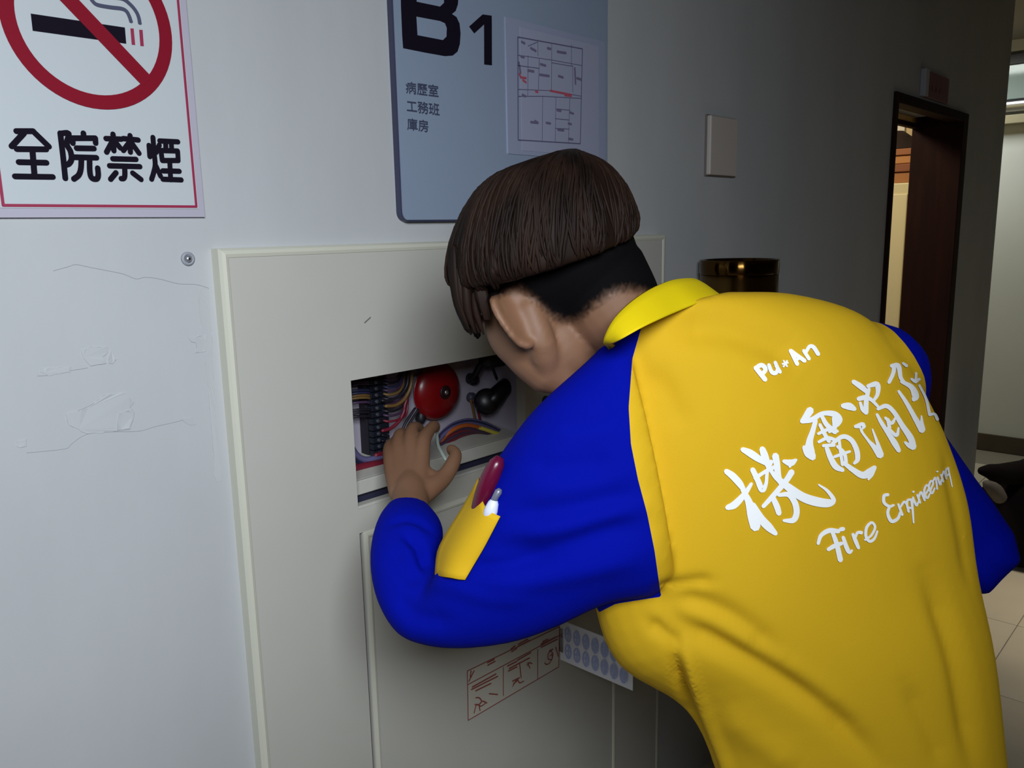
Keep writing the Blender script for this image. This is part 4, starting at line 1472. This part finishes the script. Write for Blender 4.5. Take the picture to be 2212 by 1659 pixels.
meshobj('lettering', V, Fc, m_ptxt, shirt, True)
ENG = [[(1152, 1018, 16), (1128, 1025, 16), (1128, 1065, 16), (1160, 1088, 14), (1186, 1080, 12)], [(1160, 1088, 14), (1150, 1130, 16), (1172, 1176, 18), (1208, 1162, 16), (1226, 1120, 12)],
       [(1212, 1075, 12), (1236, 1138, 14)], [(1220, 1100, 10), (1246, 1062, 12), (1262, 1075, 12), (1274, 1120, 12)], [(1296, 1048, 12), (1268, 1052, 12), (1268, 1092, 12), (1296, 1092, 10), (1296, 1044, 10)], [(1290, 1046, 12), (1298, 1110, 12), (1304, 1186, 8)],
       [(1300, 1034, 10), (1320, 1082, 12), (1332, 1060, 8)], [(1300, 1002, 10), (1306, 1000, 10)], [(1326, 1020, 12), (1342, 1066, 12)], [(1332, 1040, 10), (1348, 1004, 12), (1370, 1052, 12)],
       [(1372, 1020, 10), (1394, 980, 10), (1380, 962, 10), (1366, 1000, 12), (1384, 1038, 12), (1402, 1010, 8)], [(1402, 995, 10), (1420, 950, 10), (1406, 938, 10), (1394, 972, 12), (1412, 1010, 12), (1430, 980, 8)],
       [(1420, 935, 10), (1434, 920, 10), (1444, 985, 10)], [(1446, 915, 10), (1462, 960, 10), (1468, 930, 8)], [(1442, 882, 8), (1448, 880, 8)], [(1466, 900, 10), (1480, 942, 10)], [(1470, 915, 8), (1484, 880, 10), (1498, 925, 10)],
       [(1512, 860, 10), (1496, 870, 10), (1498, 905, 10), (1514, 895, 8)], [(1508, 858, 10), (1518, 900, 9), (1534, 972, 6)]]
V, Fc = cloth_strokes(ENG, *Z7)
meshobj('lettering', V, Fc, m_ptxt, shirt, True)
PU = [[(362, 262, 22), (392, 298, 24), (420, 334, 22)], [(360, 266, 20), (396, 248, 22), (420, 268, 22), (410, 292, 20), (392, 298, 18)], [(440, 246, 18), (458, 288, 20), (482, 294, 20), (492, 268, 18), (478, 232, 18)], [(484, 250, 18), (508, 290, 18)],
      [(572, 160, 18), (592, 200, 20), (612, 242, 20)], [(572, 160, 20), (610, 188, 20), (656, 222, 20)], [(598, 220, 14), (636, 200, 14)], [(650, 160, 18), (682, 210, 18)], [(662, 172, 16), (684, 136, 18), (708, 140, 20), (736, 182, 20)],
      [(522, 242, 9), (556, 234, 9)], [(530, 222, 9), (550, 256, 9)], [(551, 222, 9), (528, 258, 9)], [(535, 239, 16), (543, 238, 16)]]
V, Fc = cloth_strokes(PU, *Z7)
meshobj('lettering', V, Fc, m_ptxt, shirt, True)

# ---- collar
CT = [(1494, 601, 1.03), (1455, 603, .985), (1420, 615, .955), (1388, 632, .93), (1358, 654, .912), (1330, 682, .902), (1312, 712, .90), (1305, 738, .912), (1316, 750, .95), (1322, 775, .985), (1340, 790, 1.03), (1400, 740, 1.08), (1470, 660, 1.09), (1505, 615, 1.06)]
CB = [(1552, 640, 1.015), (1515, 652, .955), (1470, 670, .928), (1428, 688, .898), (1386, 708, .878), (1350, 728, .876), (1330, 739, .89), (1317, 745, .915), (1328, 756, .965), (1322, 800, .99), (1340, 830, 1.05), (1430, 790, 1.12), (1520, 700, 1.13), (1560, 650, 1.09)]
ct, cb_ = np.array(pnts(CT)), np.array(pnts(CB))


def closed_cr(p, n):
    q = np.vstack([p[-2:], p, p[:3]])
    r = cr(q, n)
    return r[2 * n:2 * n + len(p) * n]


ct, cb_ = closed_cr(ct, 4), closed_cr(cb_, 4)
cen = ct.mean(0)
rows = []
for f_, o_ in ((-.35, -.008), (-.15, -.006), (0.0, -.001), (.08, .003), (.3, .004), (.6, .003), (.9, .002), (1.0, .001), (1.0, -.004), (.5, -.003)):
    q = ct + (cb_ - ct) * f_ if f_ >= 0 else ct + (cb_ - ct) * (-f_)
    out = q - cen
    out /= np.linalg.norm(out, axis=1)[:, None]
    vdir = q - ORG
    vdir /= np.linalg.norm(vdir, axis=1)[:, None]
    rows.append(q + out * o_)
V, Fc = [], []
nn = len(ct)
for r in rows:
    V += list(r)
for i in range(len(rows) - 1):
    for j in range(nn):
        a, b = i * nn + j, i * nn + (j + 1) % nn
        Fc.append((a, b, b + nn, a + nn))
collar = meshobj('collar', V, Fc, m_yel2, person, True)

# ---- sleeve pocket, a shell standing off the upper arm
PT = [(1034, 1031), (1032, 1052), (1040, 1076), (1050, 1098), (1064, 1108), (1080, 1115)]
PBm = [(939, 1241), (950, 1244), (962, 1246), (976, 1248), (990, 1251), (1004, 1252)]
pl_, pr_ = [(1034, 1031), (1000, 1092), (964, 1150), (944, 1192), (939, 1241)], [(1080, 1115), (1062, 1150), (1044, 1184), (1024, 1218), (1004, 1252)]
pl_, pr_ = cr(np.array(pl_, float), 3), cr(np.array(pr_, float), 3)
pt_ = cr(np.array(PT, float), 2)
pb_ = cr(np.array(PBm, float), 2)
nu, nv = len(pt_), len(pl_)
Gd = []
for j in range(nv):
    v = j / (nv - 1)
    for i in range(nu):
        u = i / (nu - 1)
        p = (1 - v) * pt_[i] + v * pb_[i] + (1 - u) * pl_[j] + u * pr_[j] - ((1 - u) * (1 - v) * pt_[0] + u * (1 - v) * pt_[-1] + (1 - u) * v * pb_[0] + u * v * pb_[-1])
        zi = 1.0 + 0.035 * v + 0.02 * (1 - u)
        r = on_cloth(*p)
        z_ = zi
        if r is not None and r[0] is not None:
            z_ = ((r[0] - ORG) @ M)[2]
            z_ = min(z_, zi)
        bul = 0.010 * math.sin(math.pi * min(max(u, .04), .96)) * (0.5 + .5 * (1 - v)) + 0.004 + 0.006 * v * (1 - u)
        Gd.append((p, z_ - bul))
gz = np.array([g[1] for g in Gd]).reshape(nv, nu)
for _ in range(6):
    gp = np.pad(gz, 1, mode='edge')
    gz = .5 * gz + .125 * (gp[2:, 1:-1] + gp[:-2, 1:-1] + gp[1:-1, 2:] + gp[1:-1, :-2])
V = [P(g[0][0], g[0][1], z) for g, z in zip(Gd, gz.ravel())]
Vb = [P(g[0][0] + 1.5, g[0][1] + 1.5, z + .0022) for g, z in zip(Gd, gz.ravel())]
Fc = []
for j in range(nv - 1):
    for i in range(nu - 1):
        a = j * nu + i
        Fc.append((a, a + 1, a + nu + 1, a + nu))
        o2 = nu * nv
        Fc.append((a + o2, a + nu + o2, a + nu + 1 + o2, a + 1 + o2))
edge = [i for i in range(nu)] + [j * nu + nu - 1 for j in range(1, nv)] + [(nv - 1) * nu + i for i in range(nu - 2, -1, -1)] + [j * nu for j in range(nv - 2, 0, -1)]
for a, b in zip(edge, edge[1:] + edge[:1]):
    Fc.append((a, a + nu * nv, b + nu * nv, b))
pocket = bmobj('pocket', fixn(V + Vb, Fc), m_yel, slv, True)
pocket['label'] = 'yellow pen pocket on the blue sleeve'

# ---- pens standing in the pocket: things of their own
pen = empty('marker_pen', P(1050, 1080, .97), 'fat maroon capped marker standing in the sleeve pocket', 'marker')
V, Fc = tube([P(1030, 1125, .99), P(1044, 1070, .962), P(1060, 1030, .955), P(1074, 1000, .952)], [.0095, .0108, .0112, .0092], 16, 3)
meshobj('cap', V, Fc, mat('maroon_plastic', (92, 12, 44), 0.28), pen, True)
pen2 = empty('ball_pen', P(1060, 1100, .965), 'white pen with grey tip standing in the sleeve pocket', 'pen')
V, Fc = tube([P(1050, 1140, .965), P(1059, 1108, .945), P(1066, 1086, .942)], [.0075, .0085, .0062], 14, 3)
meshobj('barrel', V, Fc, mat('pen_white', (222, 224, 240), 0.35), pen2, True)
V, Fc = tube([P(1066, 1084, .942), P(1071, 1072, .941), P(1077, 1062, .94)], [.0045, .004, .0045], 10)
meshobj('tip', V, Fc, mat('pen_grey', (128, 132, 146), 0.35, metal=.4), pen2, True)

# ---- body: one continuous skin surface with head, hands, arms, trunk and legs
hf_ = np.array([-.45, .60, .66])
hf_ /= np.linalg.norm(hf_)
hd_ = np.array([.52, .78, -.35])
hd_ -= hf_ * (hf_ @ hd_)
hd_ /= np.linalg.norm(hd_)
hl_ = -np.cross(hd_, hf_)
HF, HU, HL = camv(hf_), camv(-hd_), camv(hl_)
HC = P(1166, 598, 1.015)


def hp(f, u, l):
    return HC + HF * f + HU * u + HL * l


def hell(c, a, b, d, n=26, m=16):
    return ellipsoid(hp(*c), [HF * a, HL * d, HU * b], n, m)


parts = [hell((-.008, .012, 0), .096, .088, .077), hell((.036, -.05, 0), .052, .078, .060), hell((.02, -.03, 0), .07, .06, .068)]
for s in (1, -1):
    parts.append(tube([hp(-.005, -.045, .056 * s), hp(.015, -.085, .052 * s), hp(.05, -.108, .03 * s), hp(.068, -.115, .0)], [.016, .018, .017, .016], 14, 3))
    parts.append(hell((.052, -.055, .042 * s), .034, .036, .026))
    parts.append(hell((.036, -.045, .050 * s), .046, .05, .028))
    parts.append(tube([hp(.080, .002, .012 * s), hp(.082, .006, .030 * s), hp(.068, .0, .052 * s)], [.008, .009, .007], 10, 3))
    parts.append(hell((.092, -.056, .010 * s), .011, .009, .008, 12, 8))
parts.append(tube(pnts([(1108, 706, 1.0), (1146, 757, 1.0), (1196, 800, 1.0)]), [.032, .034, .034], 18, 4))
parts.append(hell((-.03, -.012, -.022), .086, .08, .076))
parts.append(tube([hp(.086, -.004, 0), hp(.098, -.03, 0), hp(.110, -.052, 0)], [.008, .009, .011], 12, 3))
parts.append(tube([hp(.078, -.080, -.022), hp(.090, -.078, 0), hp(.078, -.080, .022)], [.004, .007, .004], 10, 3))
parts.append(tube([hp(.076, -.091, -.020), hp(.088, -.091, 0), hp(.076, -.091, .020)], [.004, .0075, .004], 10, 3))
parts.append(hell((.07, -.11, 0), .02, .017, .02))
NECK = [(1285, 615, 1.0, .066), (1324, 668, .995, .058), (1372, 740, 1.015, .046), (1440, 830, 1.06, .045)]
parts.append(tube(pnts(NECK), [q[3] for q in NECK], 26, 4))
# ears: left one read from the photograph, right one mirrored on the head
rim = [(1070, 640, .935), (1064, 650, .928), (1072, 672, .923), (1088, 700, .922), (1105, 724, .925), (1120, 740, .932), (1138, 746, .938), (1150, 742, .945)]
att = [(1110, 632, .955), (1120, 648, .955), (1132, 662, .955), (1145, 680, .953), (1155, 697, .952), (1160, 712, .951), (1162, 724, .951), (1160, 735, .952)]
rim, att = np.array(pnts(rim)), np.array(pnts(att))


def refl(p):
    q = p - HC
    return HC + q - 2 * HL * (q @ HL)


for g in (lambda x: x, refl):
    parts.append(tube([g(p) for p in rim], [.0042, .0048, .005, .0048, .0044, .0048, .006, .005], 10, 3))
    for t in (.12, .26, .4, .54, .68, .82):
        mid_ = rim * (1 - t) + att * t
        mid_ = mid_ + (mid_ - ORG) / np.linalg.norm(mid_ - ORG, axis=1)[:, None] * (.008 * math.sin(math.pi * t))
        parts.append(tube([g(p) for p in mid_], .0044, 8, 2))
    parts.append(tube([g(p) for p in att], .0062, 8, 2))
# trunk, inside the shirt
core = []
for a, b, bk, fr in TR[:-2]:
    L, R = np.array(a, float), np.array(b, float)
    c = (L + R) / 2
    core.append(ring(tuple(c + (L - c) * .7), tuple(c + (R - c) * .7), bk * .6, fr * .7, 24))
parts.append(loft(core, 3))
# left arm and hand
LA = [(1430, 980, 1.03, .055), (1300, 1060, 1.0, .05), (1120, 1190, 1.005, .043), (960, 1305, 1.035, .034), (878, 1290, 1.062, .030), (856, 1210, 1.115, .027), (874, 1140, 1.185, .029), (886, 1095, 1.245, .0280), (887, 1062, 1.285, .0272), (888, 1036, 1.322, .0225), (888, 1012, 1.352, .013)]
parts.append(tube(pnts(LA), [q[3] for q in LA], 18, 4))
HAND = []


def chain(seq, n=12):
    HAND.append(tube(pnts(seq), [q[3] for q in seq], n, 3))


wx = 1.29
chain([(866, 1066, 1.285, .019), (852, 1025, 1.33, .016), (843, 990, 1.362, .0125), (840, 968, 1.39, .0105), (846, 958, 1.415, .0095), (854, 966, 1.435, .0085)])
chain([(876, 1062, 1.285, .019), (866, 1010, 1.338, .0165), (860, 966, 1.378, .013), (863, 940, 1.41, .011), (872, 936, 1.438, .0098), (880, 946, 1.455, .009)])
chain([(890, 1062, 1.285, .019), (888, 1005, 1.338, .0165), (886, 952, 1.38, .0132), (892, 926, 1.412, .0112), (903, 924, 1.44, .0100), (910, 934, 1.458, .009)])
chain([(902, 1064, 1.282, .018), (908, 1005, 1.332, .016), (914, 955, 1.37, .0132), (926, 932, 1.40, .0112), (938, 919, 1.425, .0098), (941, 926, 1.445, .009)])
chain([(908, 1072, 1.275, .017), (934, 1052, 1.30, .0165), (957, 1034, 1.325, .0145), (976, 1006, 1.35, .0128), (984, 982, 1.372, .0112), (974, 970, 1.388, .0095)])
HAND.append(ellipsoid(P(886, 1016, 1.345), [camv((.033, 0, 0)), camv((0, -.044, .032)), camv((0, .010, .013))], 20, 12))
HAND.append(ellipsoid(P(922, 1044, 1.315), [camv((.020, -.010, .004)), camv((.006, .022, -.01)), camv((0, .004, .016))], 16, 10))
parts += HAND
# right arm with the hand mirrored from the left
parts.append(tube(ra_pts[:-1] + [wrist_r], [r * .72 for r in ra_rad[:-1]] + [.027], 16, 4))
wl = P(886, 1064, 1.285)
for v, f in HAND:
    v = np.array(v) - wl
    v[:, 0] *= -1
    parts.append(((v + wrist_r).tolist(), f))
# legs
hipw = hipc.copy()
rgt = (P(*TR[0][1]) - P(*TR[0][0]))
rgt[2] = 0
rgt /= np.linalg.norm(rgt)
fwd = np.array([-rgt[1], rgt[0], 0])
if fwd[1] < 0:
    fwd = -fwd
LEG = []
for s in (-1, 1):
    hj = hipw + rgt * .09 * s + np.array([0, 0, -.02])
    foot = np.array([hipw[0], hipw[1], 0]) + rgt * .16 * s - fwd * .02 + fwd * (.10 if s < 0 else 0)
    an = foot + np.array([0, 0, .09])
    kn_ = (hj + an) / 2 + fwd * .04 + np.array([0, 0, .02])
    LEG.append((hj, kn_, an, foot))
    parts.append(tube([hj + np.array([0, 0, .06]), hj, (hj + kn_) / 2, kn_, kn_ * .65 + an * .35, an], [.08, .085, .07, .053, .055, .036], 18, 3))
    parts.append(tube([an, an + fwd * .05 + np.array([0, 0, -.035]), foot + fwd * .15 + np.array([0, 0, .03])], [.034, .03, .024], 12, 3))
VB, TB = remesh(parts, 0.0032, 8)
body = fastobj('body', VB, TB, m_skin, person)

# eyes
for s in (1, -1):
    V, Fc = ellipsoid(hp(.074, -.018, .028 * s), [HF * .0105, HL * .0115, HU * .0095], 14, 8)
    meshobj('eye', V, Fc, mat('eye_white', (226, 222, 214), 0.25), person, True)

# ---- short dark hair on the back and sides of the head
HAIRP = [(1052, 662), (1085, 645), (1118, 632), (1150, 655), (1182, 690), (1215, 702), (1262, 696), (1296, 665), (1326, 640), (1370, 628), (1420, 622), (1440, 560), (1440, 300), (900, 300), (900, 560), (1010, 600), (1030, 640)]
Nb = vnormals(VB, TB)
rel = VB - HC
lc = rel @ HL
VBm = np.where(lc[:, None] < 0, VB - 2 * HL * lc[:, None], VB)
Qb = proj(VBm)
sd = sdist(Qb[:, :2], HAIRP) + rng.normal(size=len(VB)) * 3.0
fcoord, ucoord = rel @ HF, rel @ HU
ok = (np.linalg.norm(rel, axis=1) < .19) & (fcoord < .075)
sd = np.where(ok, sd, -50)
Vh, Th, _ = cut(VB + Nb * 0.0035, TB, sd)
und = fastobj('short_hair', Vh, Th, m_hair2, person)
uu = np.unique(Th.ravel())
sdh = np.concatenate([sd, np.zeros(len(Vh) - len(sd))])[uu]
at_ = und.data.attributes.new('fade', 'FLOAT', 'POINT')
at_.data.foreach_set('value', np.clip(sdh / 42.0, 0, 1).astype(np.float32))
nt = m_hair2.node_tree
bsdf = nt.nodes['Principled BSDF']
na = nt.nodes.new('ShaderNodeAttribute')
na.attribute_name = 'fade'
nz = nt.nodes.new('ShaderNodeTexNoise')
nz.inputs['Scale'].default_value = 700
ma = nt.nodes.new('ShaderNodeMath')
ma.operation = 'MULTIPLY_ADD'
ma.inputs[1].default_value = 1.4
mb = nt.nodes.new('ShaderNodeMath')
mb.operation = 'MULTIPLY_ADD'
mb.inputs[1].default_value = 0.9
mb.inputs[2].default_value = -0.45
mb.use_clamp = False
nt.links.new(nz.outputs['Fac'], mb.inputs[0])
nt.links.new(na.outputs['Fac'], ma.inputs[0])
nt.links.new(mb.outputs[0], ma.inputs[2])
ma.use_clamp = True
nt.links.new(ma.outputs[0], bsdf.inputs['Alpha'])
und['label'] = 'close-cropped black hair at the sides and nape'

# ---- long brown top hair
HR = [((1182, 342, 1.0), (1258, 332, 1.0), .03, .04), ((1106, 376, 1.0), (1306, 364, 1.0), .07, .075), ((1040, 410, 1.0), (1343, 402, 1.0), .094, .098), ((998, 470, 1.0), (1362, 436, 1.0), .108, .11),
      ((974, 536, 1.0), (1372, 464, 1.0), .113, .115), ((968, 584, 1.0), (1371, 484, 1.0), .113, .115), ((974, 612, 1.0), (1367, 496, 1.0), .110, .112), ((990, 618, 1.0), (1358, 502, 1.0), .101, .10)]
HNC = [(0, 0, -1)] * 3 + [(0, .06, -1), (0, .15, -1), (0, .23, -1), (0, .28, -1), (0, .29, -1)]
hrings = np.array([ring2(a, b, bk, fr, nc, 64, .96) for (a, b, bk, fr), nc in zip(HR, HNC)])
HS = cr(hrings.reshape(len(hrings), -1), 5).reshape(-1, 64, 3)
# gentle locks along the fall of the hair
hc_ = HS.mean(1, keepdims=True)
ph = np.linspace(0, 2 * np.pi, 64, endpoint=False)
rip = (np.sin(ph * 13) * .5 + np.sin(ph * 29 + 1) * .5)[None, :, None] * np.linspace(0.0, .0032, len(HS))[:, None, None]
outv = HS - hc_
outv /= np.linalg.norm(outv, axis=2, keepdims=True)
HS2 = HS + outv * rip
V = HS2.reshape(-1, 3).tolist()
Fc = []
mrow = len(HS2)
for i in range(mrow - 1):
    for j in range(64):
        a, b = i * 64 + j, i * 64 + (j + 1) % 64
        Fc.append((a, b, b + 64, a + 64))
V += [HS2[0].mean(0).tolist(), HS2[-1].mean(0).tolist()]
for j in range(64):
    Fc.append((len(V) - 2, (j + 1) % 64, j))
    Fc.append((len(V) - 1, (mrow - 1) * 64 + j, (mrow - 1) * 64 + (j + 1) % 64))
hair = bmobj('hair', fixn(V, Fc), m_hair, person, True)
# locks lying over the cap
strands = []
pyr = random.Random(3)
for k in range(520):
    j = pyr.uniform(0, 64)
    i0 = pyr.uniform(0, mrow * .55)
    i1 = min(mrow - 2, i0 + pyr.uniform(.35, .6) * mrow)
    dj = pyr.uniform(-1.6, 1.6)
    pts, rads = [], []
    for q in np.linspace(0, 1, 8):
        i = i0 + (i1 - i0) * q
        jj = (j + dj * q) % 64
        a, b = int(i), min(int(i) + 1, mrow - 1)
        c, d = int(jj) % 64, (int(jj) + 1) % 64
        fi, fj = i - a, jj - int(jj)
        p = (HS2[a, c] * (1 - fj) + HS2[a, d] * fj) * (1 - fi) + (HS2[b, c] * (1 - fj) + HS2[b, d] * fj) * fi
        o_ = p - hc_[a, 0]
        o_ /= np.linalg.norm(o_)
        pts.append(p + o_ * (.0002 + .0012 * math.sin(math.pi * q)))
        rads.append(.0003 + .0019 * math.sin(math.pi * (.08 + .9 * q)) * pyr.uniform(.7, 1.1))
    strands.append(tube(pts, rads, 5))
# fringe hanging past the forehead
for k in range(70):
    u = pyr.random()
    a = np.array([974 + 50 * u, 560 + 40 * u, 0])
    zf = 1.0 + pyr.uniform(-.055, .075)
    L = pyr.uniform(.75, 1.0)
    tipx, tipy = 1008 + 34 * u + pyr.uniform(-6, 6), 640 + L * (70 + 22 * (1 - abs(u - .75)))
    pts = [P(a[0], a[1] - 30, zf), P(a[0] + 4, a[1] + 35, zf), P((a[0] + tipx) / 2 - 3, (a[1] + tipy) / 2 + 20, zf + .003), P(tipx, tipy, zf + .008)]
    strands.append(tube(pts, [.004, .006, .0052, .0012], 6, 3))
for k in range(14):
    x = 1040 + pyr.uniform(-6, 8)
    strands.append(tube([P(x - 6, 600, .945), P(x, 640, .94), P(x + 12, 690, .945)], [.005, .0045, .001], 5, 2))
for k in range(60):
    u = pyr.random()
    x, y = 984 + 88 * u, 588 - 6 * u + pyr.uniform(-10, 6)
    zf = np.interp(u, [0, 1], [.955, .905]) + pyr.uniform(-.006, .004)
    L = pyr.uniform(30, 62) * (1 - .35 * u)
    strands.append(tube([P(x - 4, y - 34, zf), P(x, y, zf - .001), P(x + 5, y + L * .6, zf + .006), P(x + 10, y + L, zf + .016)], [.002, .0042, .0036, .0008], 5, 2))
V, Fc = join(strands)
lk_ = meshobj('hair_locks', V, Fc, m_hair, person, True)
lk_['kind'] = 'stuff'

# ---- trousers and shoes (below the frame)
m_trs = mat('dark_trousers', (34, 36, 48), 0.8, bump=.1, bscale=400)
tparts = [loft([ring(tuple(np.array(a)), tuple(np.array(b)), .095, .10, 28) for a, b in (((1700, 2120, 1.18), (2160, 2100, 1.25)), ((1660, 1930, 1.155), (2130, 1920, 1.225)))], 2)]
for hj, kn_, an, foot in LEG:
    tparts.append(tube([hj + np.array([0, 0, .05]), hj, (hj + kn_) / 2, kn_, kn_ * .6 + an * .4, an + np.array([0, 0, .0])], [.082, .096, .086, .07, .068, .058], 20, 3))
VT, TT = remesh(tparts, 0.008, 5)
fastobj('trousers', VT, TT, m_trs, person)
for hj, kn_, an, foot in LEG:
    V, Fc = [], []
    rr = []
    for t, (wd, ht) in zip(np.linspace(-.09, .19, 9), [(.028, .05), (.038, .075), (.041, .085), (.04, .08), (.042, .065), (.046, .052), (.047, .045), (.042, .038), (.022, .028)]):
        c = foot + fwd * t
        rr.append([c + rgt * wd * np.cos(a) + np.array([0, 0, max(ht * (.5 + .62 * np.sin(a)), 0.0)]) for a in np.linspace(0, 2 * np.pi, 20, endpoint=False)])
    V, Fc = loft(rr, 2)
    sh = bmobj('shoe', fixn(V, Fc), mat('shoe_black', (22, 22, 24), 0.5), person, True)

# ---- the bit of wire pinched in the fingers
hw = empty('held_wire', P(950, 985, 1.375), 'short pale wire end pinched between thumb and forefinger', 'wire')
V, Fc = tube([P(962, 992, 1.372), P(954, 978, 1.385), P(946, 960, 1.41), P(944, 930, 1.45)], [.003, .0034, .003, .0024], 8, 3)
meshobj('insulation', V, Fc, mat('pale_wire', (150, 160, 150), 0.4), hw, True)

# tiny printed pieces that cannot be told apart stay joined
for o in bpy.data.objects:
    if o.name.split('.')[0] in ('plan_marks', 'plan_route', 'plan_rooms', 'caption_marks', 'pictograms', 'faint_marks', 'red_note', 'faded_print'):
        o['kind'] = 'stuff'
for o in bpy.data.objects:
    if 'wloc' in o:
        del o['wloc']
